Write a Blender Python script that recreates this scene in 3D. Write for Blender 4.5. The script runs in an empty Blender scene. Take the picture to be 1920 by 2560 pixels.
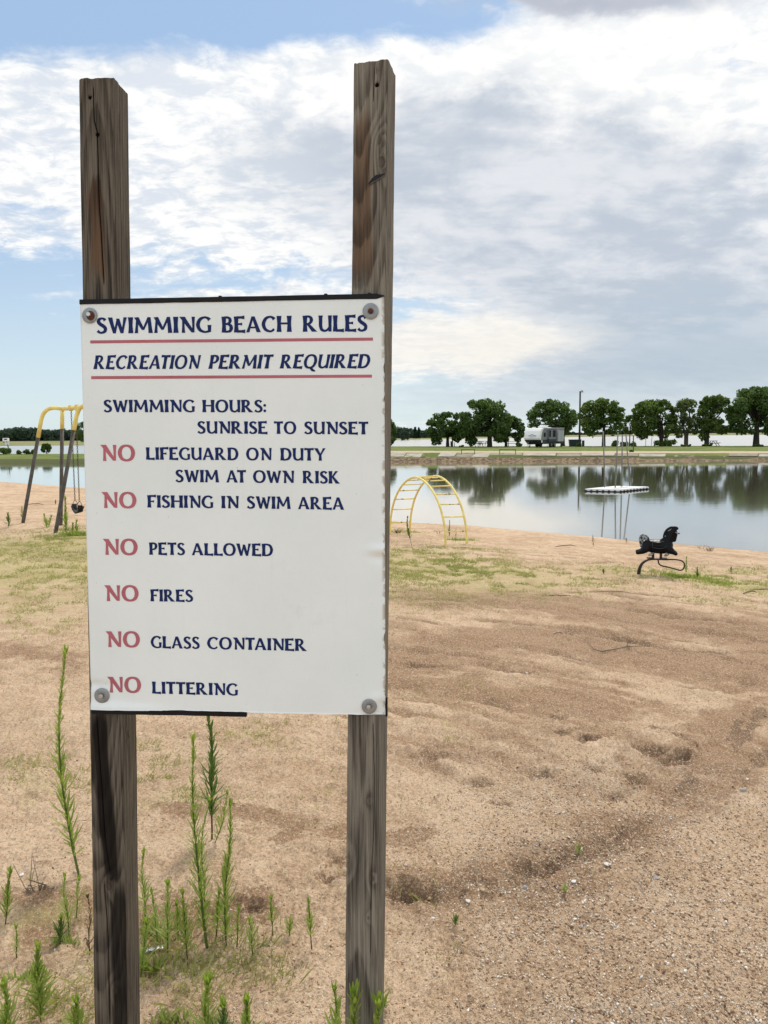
import bpy, bmesh, math, random
import numpy as np
from mathutils import Vector, Matrix
sc = bpy.context.scene
COL = sc.collection
# ------------------------------------------------------------------ camera
F = 1900.0                                   # focal length in pixels of a 1920 x 2560 frame
PITCH = math.atan((1280-1087)/F)
ROLL = math.radians(0.57)
EYE = np.array([0.0, 0.0, 1.75])
fw = np.array([0, math.cos(PITCH), -math.sin(PITCH)])
u0 = np.array([0, math.sin(PITCH), math.cos(PITCH)])
r0 = np.array([1.0, 0, 0])
rt = math.cos(ROLL)*r0 - math.sin(ROLL)*u0
up = math.cos(ROLL)*u0 + math.sin(ROLL)*r0
cd = bpy.data.cameras.new('camera')
cam = bpy.data.objects.new('camera', cd)
COL.objects.link(cam)
cd.sensor_fit = 'VERTICAL'; cd.sensor_height = 24.0; cd.lens = 24.0*F/2560
cd.clip_start = 0.05; cd.clip_end = 20000
cam.matrix_world = Matrix(((rt[0], up[0], -fw[0], EYE[0]), (rt[1], up[1], -fw[1], EYE[1]), (rt[2], up[2], -fw[2], EYE[2]), (0, 0, 0, 1)))
sc.camera = cam
# ------------------------------------------------------------------ exposure, sun
sc.view_settings.view_transform = 'Standard'
sc.view_settings.look = 'None'
sc.view_settings.gamma = 1.0
sc.view_settings.use_curve_mapping = False
sc.view_settings.exposure = 0.35
SUN_EL, SUN_AZ, SUN_PW = math.radians(52), math.radians(22), 2.2
sd = bpy.data.lights.new('sun', 'SUN'); sd.energy = SUN_PW; sd.angle = math.radians(10); sd.color = (1.0, 0.93, 0.82)
so = bpy.data.objects.new('sun', sd); COL.objects.link(so)
to_sun = Vector((math.sin(SUN_AZ)*math.cos(SUN_EL), math.cos(SUN_AZ)*math.cos(SUN_EL), math.sin(SUN_EL)))
so.rotation_euler = to_sun.to_track_quat('Z', 'Y').to_euler(); so.location = (0, 0, 60)
# ------------------------------------------------------------------ node helpers
class X:
    """a socket (or number) with arithmetic that makes Math nodes"""
    def __init__(s, nt, v): s.nt, s.v = nt, v
    def _m(s, op, *a, clamp=False):
        n = s.nt.nodes.new('ShaderNodeMath'); n.operation = op; n.use_clamp = clamp
        for i, q in enumerate((s,)+a):
            q = q.v if isinstance(q, X) else q
            if isinstance(q, (int, float)): n.inputs[i].default_value = q
            else: s.nt.links.new(q, n.inputs[i])
        return X(s.nt, n.outputs[0])
    def __add__(s, o): return s._m('ADD', o)
    __radd__ = __add__
    def __sub__(s, o): return s._m('SUBTRACT', o)
    def __rsub__(s, o): return X(s.nt, float(o))._m('SUBTRACT', s)
    def __mul__(s, o): return s._m('MULTIPLY', o)
    __rmul__ = __mul__
    def __truediv__(s, o): return s._m('DIVIDE', o)
    def clamp(s): return s._m('ADD', 0.0, clamp=True)
    def max(s, o): return s._m('MAXIMUM', o)
    def exp(s): return X(s.nt, math.e)._m('POWER', s)
    def pow(s, o): return s._m('POWER', o)
    def step(s, a, b):
        n = s.nt.nodes.new('ShaderNodeMapRange'); n.interpolation_type = 'SMOOTHSTEP'
        s.nt.links.new(s.v, n.inputs['Value'])
        for k, q in (('From Min', a), ('From Max', b)):
            q = q.v if isinstance(q, X) else q
            if isinstance(q, (int, float)): n.inputs[k].default_value = q
            else: s.nt.links.new(q, n.inputs[k])
        return X(s.nt, n.outputs[0])
def lk(nt, a, b): nt.links.new(a.v if isinstance(a, X) else a, b)
def noise(nt, vec, scale, detail=6, rough=.55, dist=0.0, out='Fac', dims='3D'):
    n = nt.nodes.new('ShaderNodeTexNoise'); n.noise_dimensions = dims
    n.inputs['Scale'].default_value = scale; n.inputs['Detail'].default_value = detail
    n.inputs['Roughness'].default_value = rough; n.inputs['Distortion'].default_value = dist
    if vec is not None: lk(nt, vec, n.inputs['Vector'])
    return X(nt, n.outputs[out])
def mix(nt, f, a, b, mode='MIX'):
    n = nt.nodes.new('ShaderNodeMix'); n.data_type = 'RGBA'; n.blend_type = mode
    for i, q in ((0, f), (6, a), (7, b)):
        q = q.v if isinstance(q, X) else q
        if isinstance(q, (int, float)): n.inputs[i].default_value = q
        elif isinstance(q, tuple): n.inputs[i].default_value = (*q[:3], 1)
        else: nt.links.new(q, n.inputs[i])
    return X(nt, n.outputs[2])
def comb(nt, x, y, z):
    n = nt.nodes.new('ShaderNodeCombineXYZ')
    for i, q in enumerate((x, y, z)):
        q = q.v if isinstance(q, X) else q
        if isinstance(q, (int, float)): n.inputs[i].default_value = q
        else: nt.links.new(q, n.inputs[i])
    return X(nt, n.outputs[0])
def scalev(nt, v, s):
    n = nt.nodes.new('ShaderNodeVectorMath'); n.operation = 'MULTIPLY'
    lk(nt, v, n.inputs[0]); n.inputs[1].default_value = s
    return X(nt, n.outputs[0])
# ------------------------------------------------------------------ sky
def pV(py):
    """tangent of elevation of a picture row"""
    q = (1280-py)/F
    return (q*math.cos(PITCH)-math.sin(PITCH))/(math.cos(PITCH)+q*math.sin(PITCH))
def make_world():
    w = bpy.data.worlds.new('World'); sc.world = w; w.use_nodes = True
    nt = w.node_tree; nt.nodes.clear()
    out = nt.nodes.new('ShaderNodeOutputWorld'); bg = nt.nodes.new('ShaderNodeBackground')
    nt.links.new(bg.outputs[0], out.inputs[0]); bg.inputs[1].default_value = 0.1
    sky = nt.nodes.new('ShaderNodeTexSky'); sky.sky_type = 'NISHITA'; sky.sun_disc = False
    sky.sun_elevation = SUN_EL; sky.sun_rotation = SUN_AZ
    sky.air_density = 1.0; sky.dust_density = 0.6; sky.ozone_density = 1.5
    tc = nt.nodes.new('ShaderNodeTexCoord'); sep = nt.nodes.new('ShaderNodeSeparateXYZ')
    nt.links.new(tc.outputs['Generated'], sep.inputs[0])
    x, y, z = (X(nt, sep.outputs[i]) for i in range(3))
    yy = y.max(0.08); U = x/yy; V = z/yy
    zz = z.max(0.0)
    P = comb(nt, x/(zz+0.27)*1.45, y/(zz+0.27)*1.45, 0.0)           # where the ray meets a cloud deck
    wob = noise(nt, P, 1.1, 4, .6, out='Color')
    wv = nt.nodes.new('ShaderNodeVectorMath'); wv.operation = 'MULTIPLY_ADD'
    lk(nt, wob, wv.inputs[0]); wv.inputs[1].default_value = (.30, .22, 0); lk(nt, P, wv.inputs[2])
    PW = X(nt, wv.outputs[0])
    n_big = noise(nt, PW, 1.25, 5, .55)
    n_mid = noise(nt, PW, 3.6, 9, .60)
    n_fine = noise(nt, scalev(nt, PW, (1, 1.35, 1)), 12.0, 8, .62, .15)
    n_soft = noise(nt, scalev(nt, P, (.9, 1.6, 1)), 1.5, 4, .5)
    streak = noise(nt, scalev(nt, PW, (.55, 2.6, 1)), 2.3, 8, .6, .3)
    jit = (n_mid-.5)*0.16                                  # ragged rims for the big patches
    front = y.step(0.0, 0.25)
    def g(px, py, sx, sy, j=1.0):
        V0 = pV(py); U0 = (px-960)/F/(math.cos(PITCH)+(1280-py)/F*math.sin(PITCH))*1.0
        a = (U-U0+jit*j)*(F/sx); b = (V-V0+jit*j*.7)*(F/sy)
        return ((a*a+b*b)*-1.0).exp()
    # coverage of the white deck, per direction
    cov = X(nt, 0.70) + V*0.0
    cov = cov - g(180, -10, 560, 120)*0.62 - g(760, 10, 330, 70)*0.26 - g(1130, 70, 120, 60)*.26 - g(900, 70, 330, 60)*.14 \
          - g(1850, 160, 120, 40)*.26 - g(760, 190, 330, 40)*.10 - g(330, 150, 420, 40)*.06
    cov = cov - g(-20, 830, 400, 170)*0.50 - g(120, 650, 300, 55)*.16 - g(600, 690, 420, 28)*0.26 - g(1010, 765, 200, 30)*.34 - g(60, 525, 120, 22)*.2
    cov = cov - g(1800, 930, 330, 150)*.7 - g(1500, 1020, 900, 60)*.40 - g(120, 1010, 700, 110)*.5 - g(700, 860, 500, 90)*.3
    cov = cov + g(560, 330, 800, 170)*.20 + g(1450, 210, 620, 110)*.24 + g(620, 560, 360, 90)*.10
    cov = cov + g(1280, 850, 380, 48, .5)*.42 + g(1020, 890, 330, 42, .5)*.26 + g(650, 735, 300, 14, .4)*.25
    nn = n_big*.20+n_mid*.40+n_fine*.40
    nlow = streak*.7+n_fine*.3
    hi = V.step(pV(760), pV(520))
    nn = nn*hi+nlow*(1.0-hi)
    thick = nn+cov-1.0                                     # >0 where there is cloud
    c1 = thick.step(-0.14, 0.20)
    # colours (times ten: the background strength is 0.1)
    s2 = mix(nt, 1.0, sky.outputs[0], (.72, .78, .90), 'MULTIPLY')
    pale = mix(nt, V.step(pV(1090), pV(380)), (5.7, 6.7, 7.0), (3.3, 4.7, 6.6))
    base = mix(nt, 0.80, s2, pale)
    lump_ = (noise(nt, scalev(nt, PW, (1, 1.5, 1)), 6.5, 7, .58)*.62+n_soft*.38)
    shade = (n_mid*.20+n_fine*.38+lump_*.42).step(.435, .555)
    white = mix(nt, shade, (5.75, 6.2, 6.85), (8.3, 8.25, 8.05))
    warm = g(1250, 870, 620, 110, .5)*.85
    white = mix(nt, warm.clamp(), white, (7.3, 7.05, 6.5))
    sunglow = g(1450, 150, 720, 260)
    white = mix(nt, (sunglow*.62).clamp(), white, (8.5, 8.4, 8.1))
    col = mix(nt, c1, base, white)
    # grey veil of thicker cloud on the right and the thin haze below it
    veil = g(1420, 480, 560, 215)*.95+g(1040, 330, 330, 90)*.40+g(1750, 780, 430, 200)*1.15+g(640, 420, 330, 130)*.30+g(1500, 5, 330, 42)*1.1+g(1150, 560, 330, 170)*.4+g(1780, 960, 480, 110)*.7+g(1250, 1010, 500, 60)*.5
    veil = veil*(0.50+n_soft*.9)*(1.3-n_mid*.85)-g(1280, 850, 380, 48, .4)*.45
    gap = (streak*.4+lump_*.6).step(.53, .68)*(g(1700, 520, 520, 230)*.75+g(1250, 560, 420, 200)*.4)
    vs = (veil-gap).step(.10, .74)
    grey = mix(nt, (n_soft*.3+lump_*.45+n_mid*.25).step(.42, .58), (4.15, 4.65, 5.35), (6.0, 6.2, 6.6))
    grey = mix(nt, (V.step(pV(600), pV(950))*g(1800, 860, 560, 240)*.9).clamp(), grey, (3.6, 4.35, 5.05))
    grey = mix(nt, (g(1350, 1040, 900, 70)*.8).clamp(), grey, (5.3, 5.9, 6.15))
    grey = mix(nt, (g(1480, 5, 380, 36)*.85).clamp(), grey, (3.5, 3.75, 4.5))
    col = mix(nt, (vs*front*.92).clamp(), col, grey)
    # unseen sky behind and above: overcast, made brighter to light the sign front
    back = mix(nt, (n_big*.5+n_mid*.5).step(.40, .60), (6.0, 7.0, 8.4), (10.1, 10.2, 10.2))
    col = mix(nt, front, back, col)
    low = z.step(-0.02, 0.0)
    col = mix(nt, low, (2.4, 2.2, 1.9), col)
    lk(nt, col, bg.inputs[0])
make_world()
# ------------------------------------------------------------------ placing helpers
def ray(px, py): return fw + rt*(px-960)/F + up*(1280-py)/F
def at(px, py, z):
    d = ray(px, py); return EYE + d*(z-EYE[2])/d[2]
def atY(px, py, Y):
    d = ray(px, py); return EYE + d*Y/d[1]
# ------------------------------------------------------------------ numpy noise
_rs = np.random.RandomState(7)
_perm = _rs.permutation(512).astype(np.int64)
_grad = _rs.rand(512)*2-1
def vnoise(x, y, seed=0):
    xi = np.floor(x).astype(np.int64); yi = np.floor(y).astype(np.int64)
    xf = x-xi; yf = y-yi
    u = xf*xf*xf*(xf*(xf*6-15)+10); v = yf*yf*yf*(yf*(yf*6-15)+10)
    def h(a, b): return _grad[_perm[(_perm[(a+seed*57) & 511]+b) & 511]]
    a = h(xi, yi); b = h(xi+1, yi); c = h(xi, yi+1); d = h(xi+1, yi+1)
    return (a*(1-u)+b*u)*(1-v)+(c*(1-u)+d*u)*v
def fbm(x, y, oct=4, seed=0, gain=.5):
    t = 0; a = 1; s = 0
    for i in range(oct):
        t = t+a*vnoise(x*2**i+i*17.3, y*2**i+i*9.1, seed+i); s += a; a *= gain
    return t/s
def sstep(a, b, x):
    t = np.clip((x-a)/(b-a), 0, 1); return t*t*(3-2*t)
# ------------------------------------------------------------------ object helpers
def link(o, parent=None):
    COL.objects.link(o)
    if parent is not None: o.parent = parent
    return o
def tag(o, label=None, cat=None, group=None, kind=None):
    if label: o['label'] = label
    if cat: o['category'] = cat
    if group: o['group'] = group
    if kind: o['kind'] = kind
    return o
def thing(name, label, cat, loc=(0, 0, 0), rotz=0.0, group=None):
    o = bpy.data.objects.new(name, None); link(o)
    o.empty_display_size = .2
    o.location = tuple(float(q) for q in loc); o.rotation_euler = (0, 0, rotz)
    return tag(o, label, cat, group)
def mesh_np(name, v, f, mat=None, parent=None, smooth=True, attrs=None):
    """mesh from arrays: v (n,3), f (m,4) or (m,3)"""
    v = np.asarray(v, np.float32); f = np.asarray(f, np.int32)
    me = bpy.data.meshes.new(name); k = f.shape[1]
    me.vertices.add(len(v)); me.vertices.foreach_set('co', v.ravel())
    me.loops.add(f.size); me.loops.foreach_set('vertex_index', f.ravel())
    me.polygons.add(len(f)); me.polygons.foreach_set('loop_start', np.arange(0, f.size, k, dtype=np.int32))
    me.polygons.foreach_set('loop_total', np.full(len(f), k, np.int32))
    me.update(calc_edges=True); me.validate()
    if attrs:
        for an, av in attrs.items():
            a = me.attributes.new(an, 'FLOAT', 'POINT'); a.data.foreach_set('value', np.asarray(av, np.float32).ravel())
    if smooth: me.polygons.foreach_set('use_smooth', np.ones(len(f), bool))
    if mat: me.materials.append(mat)
    return link(bpy.data.objects.new(name, me), parent)
class MB:
    def __init__(s): s.v = []; s.f = []
    def add(s, vs, fs):
        n = len(s.v); s.v += [tuple(map(float, q)) for q in vs]; s.f += [tuple(n+i for i in q) for q in fs]; return s
    def box(s, c, d, R=None):
        vs = []
        for sx in (-.5, .5):
            for sy in (-.5, .5):
                for sz in (-.5, .5):
                    q = Vector((sx*d[0], sy*d[1], sz*d[2]))
                    if R is not None: q = R @ q
                    vs.append(q+Vector(c))
        return s.add(vs, [(0, 1, 3, 2), (4, 6, 7, 5), (0, 4, 5, 1), (2, 3, 7, 6), (0, 2, 6, 4), (1, 5, 7, 3)])
    def tube(s, pts, r, n=8, cap=True, flat=1.0):
        pts = [Vector(p) for p in pts]; m = len(pts)
        rs = r if isinstance(r, (list, tuple)) else [r]*m
        base = len(s.v); ref = None
        for i, p in enumerate(pts):
            t = (pts[min(i+1, m-1)]-pts[max(i-1, 0)]).normalized()
            if ref is None:
                ref = Vector((0, 0, 1)) if abs(t.z) < .9 else Vector((1, 0, 0))
            a = (ref-t*ref.dot(t)).normalized(); b = t.cross(a); ref = a
            for k in range(n):
                an = 2*math.pi*k/n
                q = p+(a*math.cos(an)+b*math.sin(an)*flat)*rs[i]; s.v.append(tuple(q))
        for i in range(m-1):
            for k in range(n):
                k2 = (k+1) % n
                s.f.append((base+i*n+k, base+i*n+k2, base+(i+1)*n+k2, base+(i+1)*n+k))
        if cap:
            s.f.append(tuple(base+k for k in reversed(range(n)))); s.f.append(tuple(base+(m-1)*n+k for k in range(n)))
        return s
    def prism(s, prof, y0, y1, axis='y'):
        """extrude an (x,z) profile along y"""
        n = len(prof)
        vs = [(x, y0, z) for x, z in prof]+[(x, y1, z) for x, z in prof]
        fs = [tuple(range(n)), tuple(reversed(range(n, 2*n)))]
        fs += [((i+1) % n, i, n+i, n+(i+1) % n) for i in range(n)]
        return s.add(vs, fs)
    def build(s, name, mat, parent=None, smooth=False, bevel=0.0):
        me = bpy.data.meshes.new(name); me.from_pydata(s.v, [], s.f)
        bm = bmesh.new(); bm.from_mesh(me); bmesh.ops.recalc_face_normals(bm, faces=bm.faces)
        if bevel: bmesh.ops.bevel(bm, geom=[e for e in bm.edges if e.calc_face_angle(0) > .5], offset=bevel, segments=2, affect='EDGES', clamp_overlap=True)
        bm.to_mesh(me); bm.free()
        if smooth: me.polygons.foreach_set('use_smooth', [True]*len(me.polygons))
        if mat: me.materials.append(mat)
        return link(bpy.data.objects.new(name, me), parent)
def catmull(pts, n=8, closed=False):
    P = np.asarray(pts, float); m = len(P); out = []
    rng = range(m if closed else m-1)
    for i in rng:
        g = lambda k: P[k % m] if closed else P[min(max(k, 0), m-1)]
        p0, p1, p2, p3 = g(i-1), g(i), g(i+1), g(i+2)
        for t in np.linspace(0, 1, n, endpoint=False):
            out.append(.5*((2*p1)+(-p0+p2)*t+(2*p0-5*p1+4*p2-p3)*t*t+(-p0+3*p1-3*p2+p3)*t**3))
    if not closed: out.append(P[-1])
    return np.array(out)
# ------------------------------------------------------------------ materials
def mat(name, col, rough=.6, metal=0.0, var=0.0, vscale=5.0, col2=None, bump=0.0, bscale=40.0, spec=.2, coord='Object', thr=(.35, .65)):
    m = bpy.data.materials.new(name); m.use_nodes = True; nt = m.node_tree
    b = nt.nodes['Principled BSDF']; b.inputs['Roughness'].default_value = rough; b.inputs['Metallic'].default_value = metal
    b.inputs['Specular IOR Level'].default_value = spec
    b.inputs['Base Color'].default_value = (*col, 1)
    tc = nt.nodes.new('ShaderNodeTexCoord'); vec = tc.outputs[coord]
    if col2 is not None:
        n = noise(nt, vec, vscale, 5, .6); lk(nt, mix(nt, n.step(*thr), col, col2), b.inputs['Base Color'])
    elif var:
        n = noise(nt, vec, vscale, 5, .6)
        lk(nt, mix(nt, n.step(.25, .75), tuple(c*(1-var) for c in col), tuple(min(1, c*(1+var)) for c in col)), b.inputs['Base Color'])
    if bump:
        bn = nt.nodes.new('ShaderNodeBump'); bn.inputs['Strength'].default_value = bump; bn.inputs['Distance'].default_value = .01
        lk(nt, noise(nt, vec, bscale, 4, .6), bn.inputs['Height']); nt.links.new(bn.outputs[0], b.inputs['Normal'])
    return m
def attr(nt, name):
    a = nt.nodes.new('ShaderNodeAttribute'); a.attribute_name = name; return X(nt, a.outputs['Fac'])
def foliage(name, c1, c2, vs=.5, trans=.3, island=True):
    m = bpy.data.materials.new(name); m.use_nodes = True; nt = m.node_tree
    b = nt.nodes['Principled BSDF']; out = nt.nodes['Material Output']
    b.inputs['Roughness'].default_value = .6; b.inputs['Specular IOR Level'].default_value = .12
    geo = nt.nodes.new('ShaderNodeNewGeometry'); tc = nt.nodes.new('ShaderNodeTexCoord')
    n = noise(nt, tc.outputs['Object'], vs, 3, .5)
    f = (n.step(.3, .7)*.6+X(nt, geo.outputs['Random Per Island'])*.4)
    c = mix(nt, f, c1, c2); lk(nt, c, b.inputs['Base Color'])
    t = nt.nodes.new('ShaderNodeBsdfTranslucent'); lk(nt, mix(nt, 1.0, c, (1.0, 1.25, .55), 'MULTIPLY'), t.inputs[0])
    ms = nt.nodes.new('ShaderNodeMixShader'); ms.inputs[0].default_value = trans
    nt.links.new(b.outputs[0], ms.inputs[1]); nt.links.new(t.outputs[0], ms.inputs[2]); nt.links.new(ms.outputs[0], out.inputs[0])
    return m
M = {}
M['white_paint'] = mat('white_paint', (.74, .74, .72), .45, var=.04, vscale=3)
M['grey_paint'] = mat('grey_paint', (.20, .21, .21), .5, var=.06, vscale=2)
M['slate_paint'] = mat('slate_paint', (.050, .057, .062), .5, var=.1, vscale=2)
M['black'] = mat('black', (.012, .012, .013), .5)
M['black_rubber'] = mat('black_rubber', (.02, .02, .021), .7, var=.2)
M['dark_glass'] = mat('dark_glass', (.012, .014, .016), .08)
M['yellow'] = mat('yellow_paint', (.80, .67, .22), .5, col2=(.68, .54, .17), vscale=9, bump=.15, bscale=60)
M['yellow_worn'] = mat('yellow_worn', (.72, .59, .20), .5, col2=(.10, .085, .06), vscale=14, thr=(.56, .62))
M['galv'] = mat('weathered_pipe', (.105, .098, .085), .6, .25, col2=(.075, .06, .045), vscale=7)
M['steel'] = mat('steel', (.27, .28, .28), .5, .6, var=.15, vscale=60)
M['bolt'] = mat('bolt_steel', (.5, .5, .49), .3, .9, var=.2, vscale=90)
M['rust'] = mat('rust', (.10, .035, .02), .8, var=.4, vscale=200)
M['chain'] = mat('chain', (.09, .075, .06), .6, .5)
M['horse_black'] = mat('horse_black', (.004, .0045, .006), .2, spec=.12, col2=(.006, .0065, .008), vscale=8)
M['horse_grey'] = mat('horse_worn_grey', (.30, .31, .32), .5, col2=(.02, .02, .022), vscale=26, thr=(.44, .56))
M['band'] = mat('spring_steel', (.035, .03, .028), .5, .4, col2=(.06, .045, .035), vscale=18)
M['bark'] = mat('bark', (.035, .028, .021), .9, var=.3, vscale=6, bump=.5, bscale=12)
M['bark_pale'] = mat('bark_pale', (.075, .062, .048), .9, var=.3, vscale=6, bump=.5, bscale=12)
M['pole_wood'] = mat('pole_wood', (.055, .042, .034), .85, var=.25, vscale=3)
M['table_wood'] = mat('table_wood', (.085, .07, .055), .8, var=.2, vscale=5)
M['table_pale'] = mat('table_pale', (.24, .22, .19), .8, var=.2, vscale=5)
M['concrete'] = mat('concrete', (.40, .37, .32), .9, col2=(.29, .26, .21), vscale=1.2, bump=.3, bscale=9)
M['concrete_dark'] = mat('concrete_dark', (.29, .26, .215), .9, col2=(.20, .17, .13), vscale=1.5, bump=.3, bscale=9)
M['leaf_dark'] = foliage('leaf_dark', (.052, .096, .028), (.130, .185, .055), .3, .42)
M['leaf_mid'] = foliage('leaf_mid', (.060, .104, .026), (.155, .205, .055), .3, .42)
M['leaf_sparse'] = foliage('leaf_sparse', (.090, .120, .042), (.165, .190, .075), .3, .42)
M['leaf_far'] = foliage('leaf_far', (.034, .058, .046), (.062, .092, .064), .03)  # bluish cast of distant haze put into the leaf colour
M['leaf_cedar'] = foliage('leaf_cedar', (.016, .036, .026), (.030, .052, .034), .2)
M['leaf_bush'] = foliage('leaf_bush', (.07, .115, .028), (.14, .19, .055), .5)
M['weed_leaf'] = foliage('weed_leaf', (.21, .265, .060), (.36, .40, .12), 9, .42)
M['weed_dark'] = foliage('weed_dark', (.085, .14, .038), (.15, .21, .065), 9, .38)
M['weed_pale'] = foliage('weed_pale', (.26, .30, .095), (.40, .43, .17), 9, .42)
M['weed_tip'] = foliage('weed_tip', (.22, .30, .05), (.32, .38, .08), 9, .45)
M['weed_dry'] = foliage('weed_dry', (.09, .055, .03), (.15, .10, .06), 9, .2)
M['stem_green'] = mat('stem_green', (.11, .15, .04), .6, var=.2)
M['stem_brown'] = mat('stem_brown', (.085, .045, .028), .7, var=.25)
M['stem_dry'] = mat('stem_dry', (.19, .145, .10), .8, var=.3)
M['grass'] = foliage('grass_blades', (.25, .265, .075), (.45, .40, .18), 1.3, .3)
M['stone_white'] = mat('stone_white', (.60, .58, .54), .75, var=.15, vscale=40, bump=.4, bscale=60)
M['stone_grey'] = mat('stone_grey', (.30, .29, .28), .75, var=.2, vscale=40, bump=.4, bscale=60)
M['stone_tan'] = mat('stone_tan', (.45, .33, .19), .75, var=.2, vscale=40)
M['blue_letter'] = mat('navy_vinyl', (.004, .017, .092), .6, var=.12, vscale=7)
M['red_letter'] = mat('faded_red_vinyl', (.42, .125, .145), .6, var=.10, vscale=9)
# ------------------------------------------------------------------ ground: the sandy beach
W_Z = -1.0                                                   # water level
shore_px = [(-900, 1195), (-400, 1204), (0, 1216), (80, 1221), (150, 1226), (210, 1230), (500, 1262), (970, 1306), (1040, 1309), (1150, 1313), (1250, 1322), (1350, 1331), (1440, 1338),
            (1600, 1354), (1692, 1359.6), (1816, 1371), (1920, 1380), (2200, 1408), (2800, 1470)]
_s = np.array([at(a, b, W_Z) for a, b in shore_px])
_saz = np.arctan2(_s[:, 0], _s[:, 1]); _sr = np.hypot(_s[:, 0], _s[:, 1])
_daz = np.radians(np.arange(-180, 181, .5))
_dr = np.interp(_daz, _saz, _sr)
_dr = np.where(_daz < _saz[0], _sr[0], np.where(_daz > _saz[-1], _sr[-1], _dr))
_k = np.ones(7)/7; _dr = np.convolve(np.pad(_dr, 3, 'edge'), _k, 'valid')
def shore_r(az): return np.interp(az, _daz, _dr)
def base_z(x, y):
    az = np.arctan2(x, y); r = np.hypot(x, y); s = shore_r(az)-r
    h = np.where(s > 0, 1.0-np.exp(-np.maximum(s, 0)/7.5), s*.055)
    return W_Z+np.maximum(h, -1.5)
def G(px, py):
    """where the ray of a picture point meets the beach"""
    d = ray(px, py); t0, t1 = .5, 70.0
    ts = np.geomspace(.8, 60, 3000); q = EYE+ts[:, None]*d
    i = np.argmax(q[:, 2] < base_z(q[:, 0], q[:, 1]))
    lo, hi = ts[i-1], ts[i]
    for _ in range(30):
        m = (lo+hi)/2; p = EYE+m*d
        if p[2] < base_z(p[0], p[1]): hi = m
        else: lo = m
    return EYE+hi*d
pits = [(1395, 1790, .06, .022), (1392, 1828, .10, .05), (1620, 1876, .13, .055), (1680, 1900, .14, .04), (1480, 1925, .10, .035), (1360, 1936, .10, .03), (1580, 1938, .10, .03),
        (1650, 1822, .12, .03), (1700, 1840, .10, .03), (632, 2258, .075, .05), (1050, 2225, .09, .035), (1010, 2215, .07, .03), (1330, 2175, .12, .04), (820, 2185, .06, .025), (1215, 1955, .08, .02),
        (860, 2140, .07, .02), (1860, 1935, .05, .02), (1470, 1855, .09, .025), (1110, 1885, .10, .02), (1540, 1980, .1, .02), (1250, 2000, .09, .02)]
pits = [(*G(a, b)[:2], c, d) for a, b, c, d in pits]
ruts = [([(1530, 1485), (1650, 1502), (1760, 1514), (1930, 1536), (2100, 1560)], .11, .035), ([(1360, 1512), (1560, 1522), (1700, 1545), (1800, 1560), (1950, 1590)], .14, .05),
        ([(1000, 1555), (1300, 1580), (1500, 1595), (1700, 1625), (1950, 1645)], .13, .03), ([(960, 1665), (1160, 1662), (1320, 1682), (1520, 1700), (1720, 1722)], .16, .025),
        ([(1960, 1650), (1900, 1700), (1820, 1728), (1750, 1730)], .12, .04), ([(1100, 1498), (1300, 1486), (1500, 1478), (1700, 1490)], .12, .02),
        ([(960, 1482), (1150, 1490), (1420, 1488)], .10, .02), ([(0, 1480), (100, 1476), (220, 1470)], .12, .02), ([(1000, 2235), (1150, 2205), (1300, 2190), (1400, 2165), (1520, 2110), (1650, 2060), (1780, 1990), (1900, 1900), (2050, 1780)], .13, .018),
        ([(1250, 2218), (1450, 2150), (1620, 2070), (1760, 1960), (1860, 1840), (1930, 1740), (2000, 1650)], .10, .010), ([(1080, 2250), (1300, 2185), (1480, 2110), (1640, 2025), (1760, 1920), (1860, 1790)], .09, .010), ([(0, 1405), (90, 1398), (220, 1382)], .15, .02), ([(970, 1422), (1200, 1428), (1400, 1420), (1600, 1400)], .2, .02)]
ruts = [(catmull([G(a, b)[:2] for a, b in p], 14), w, d) for p, w, d in ruts]
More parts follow.
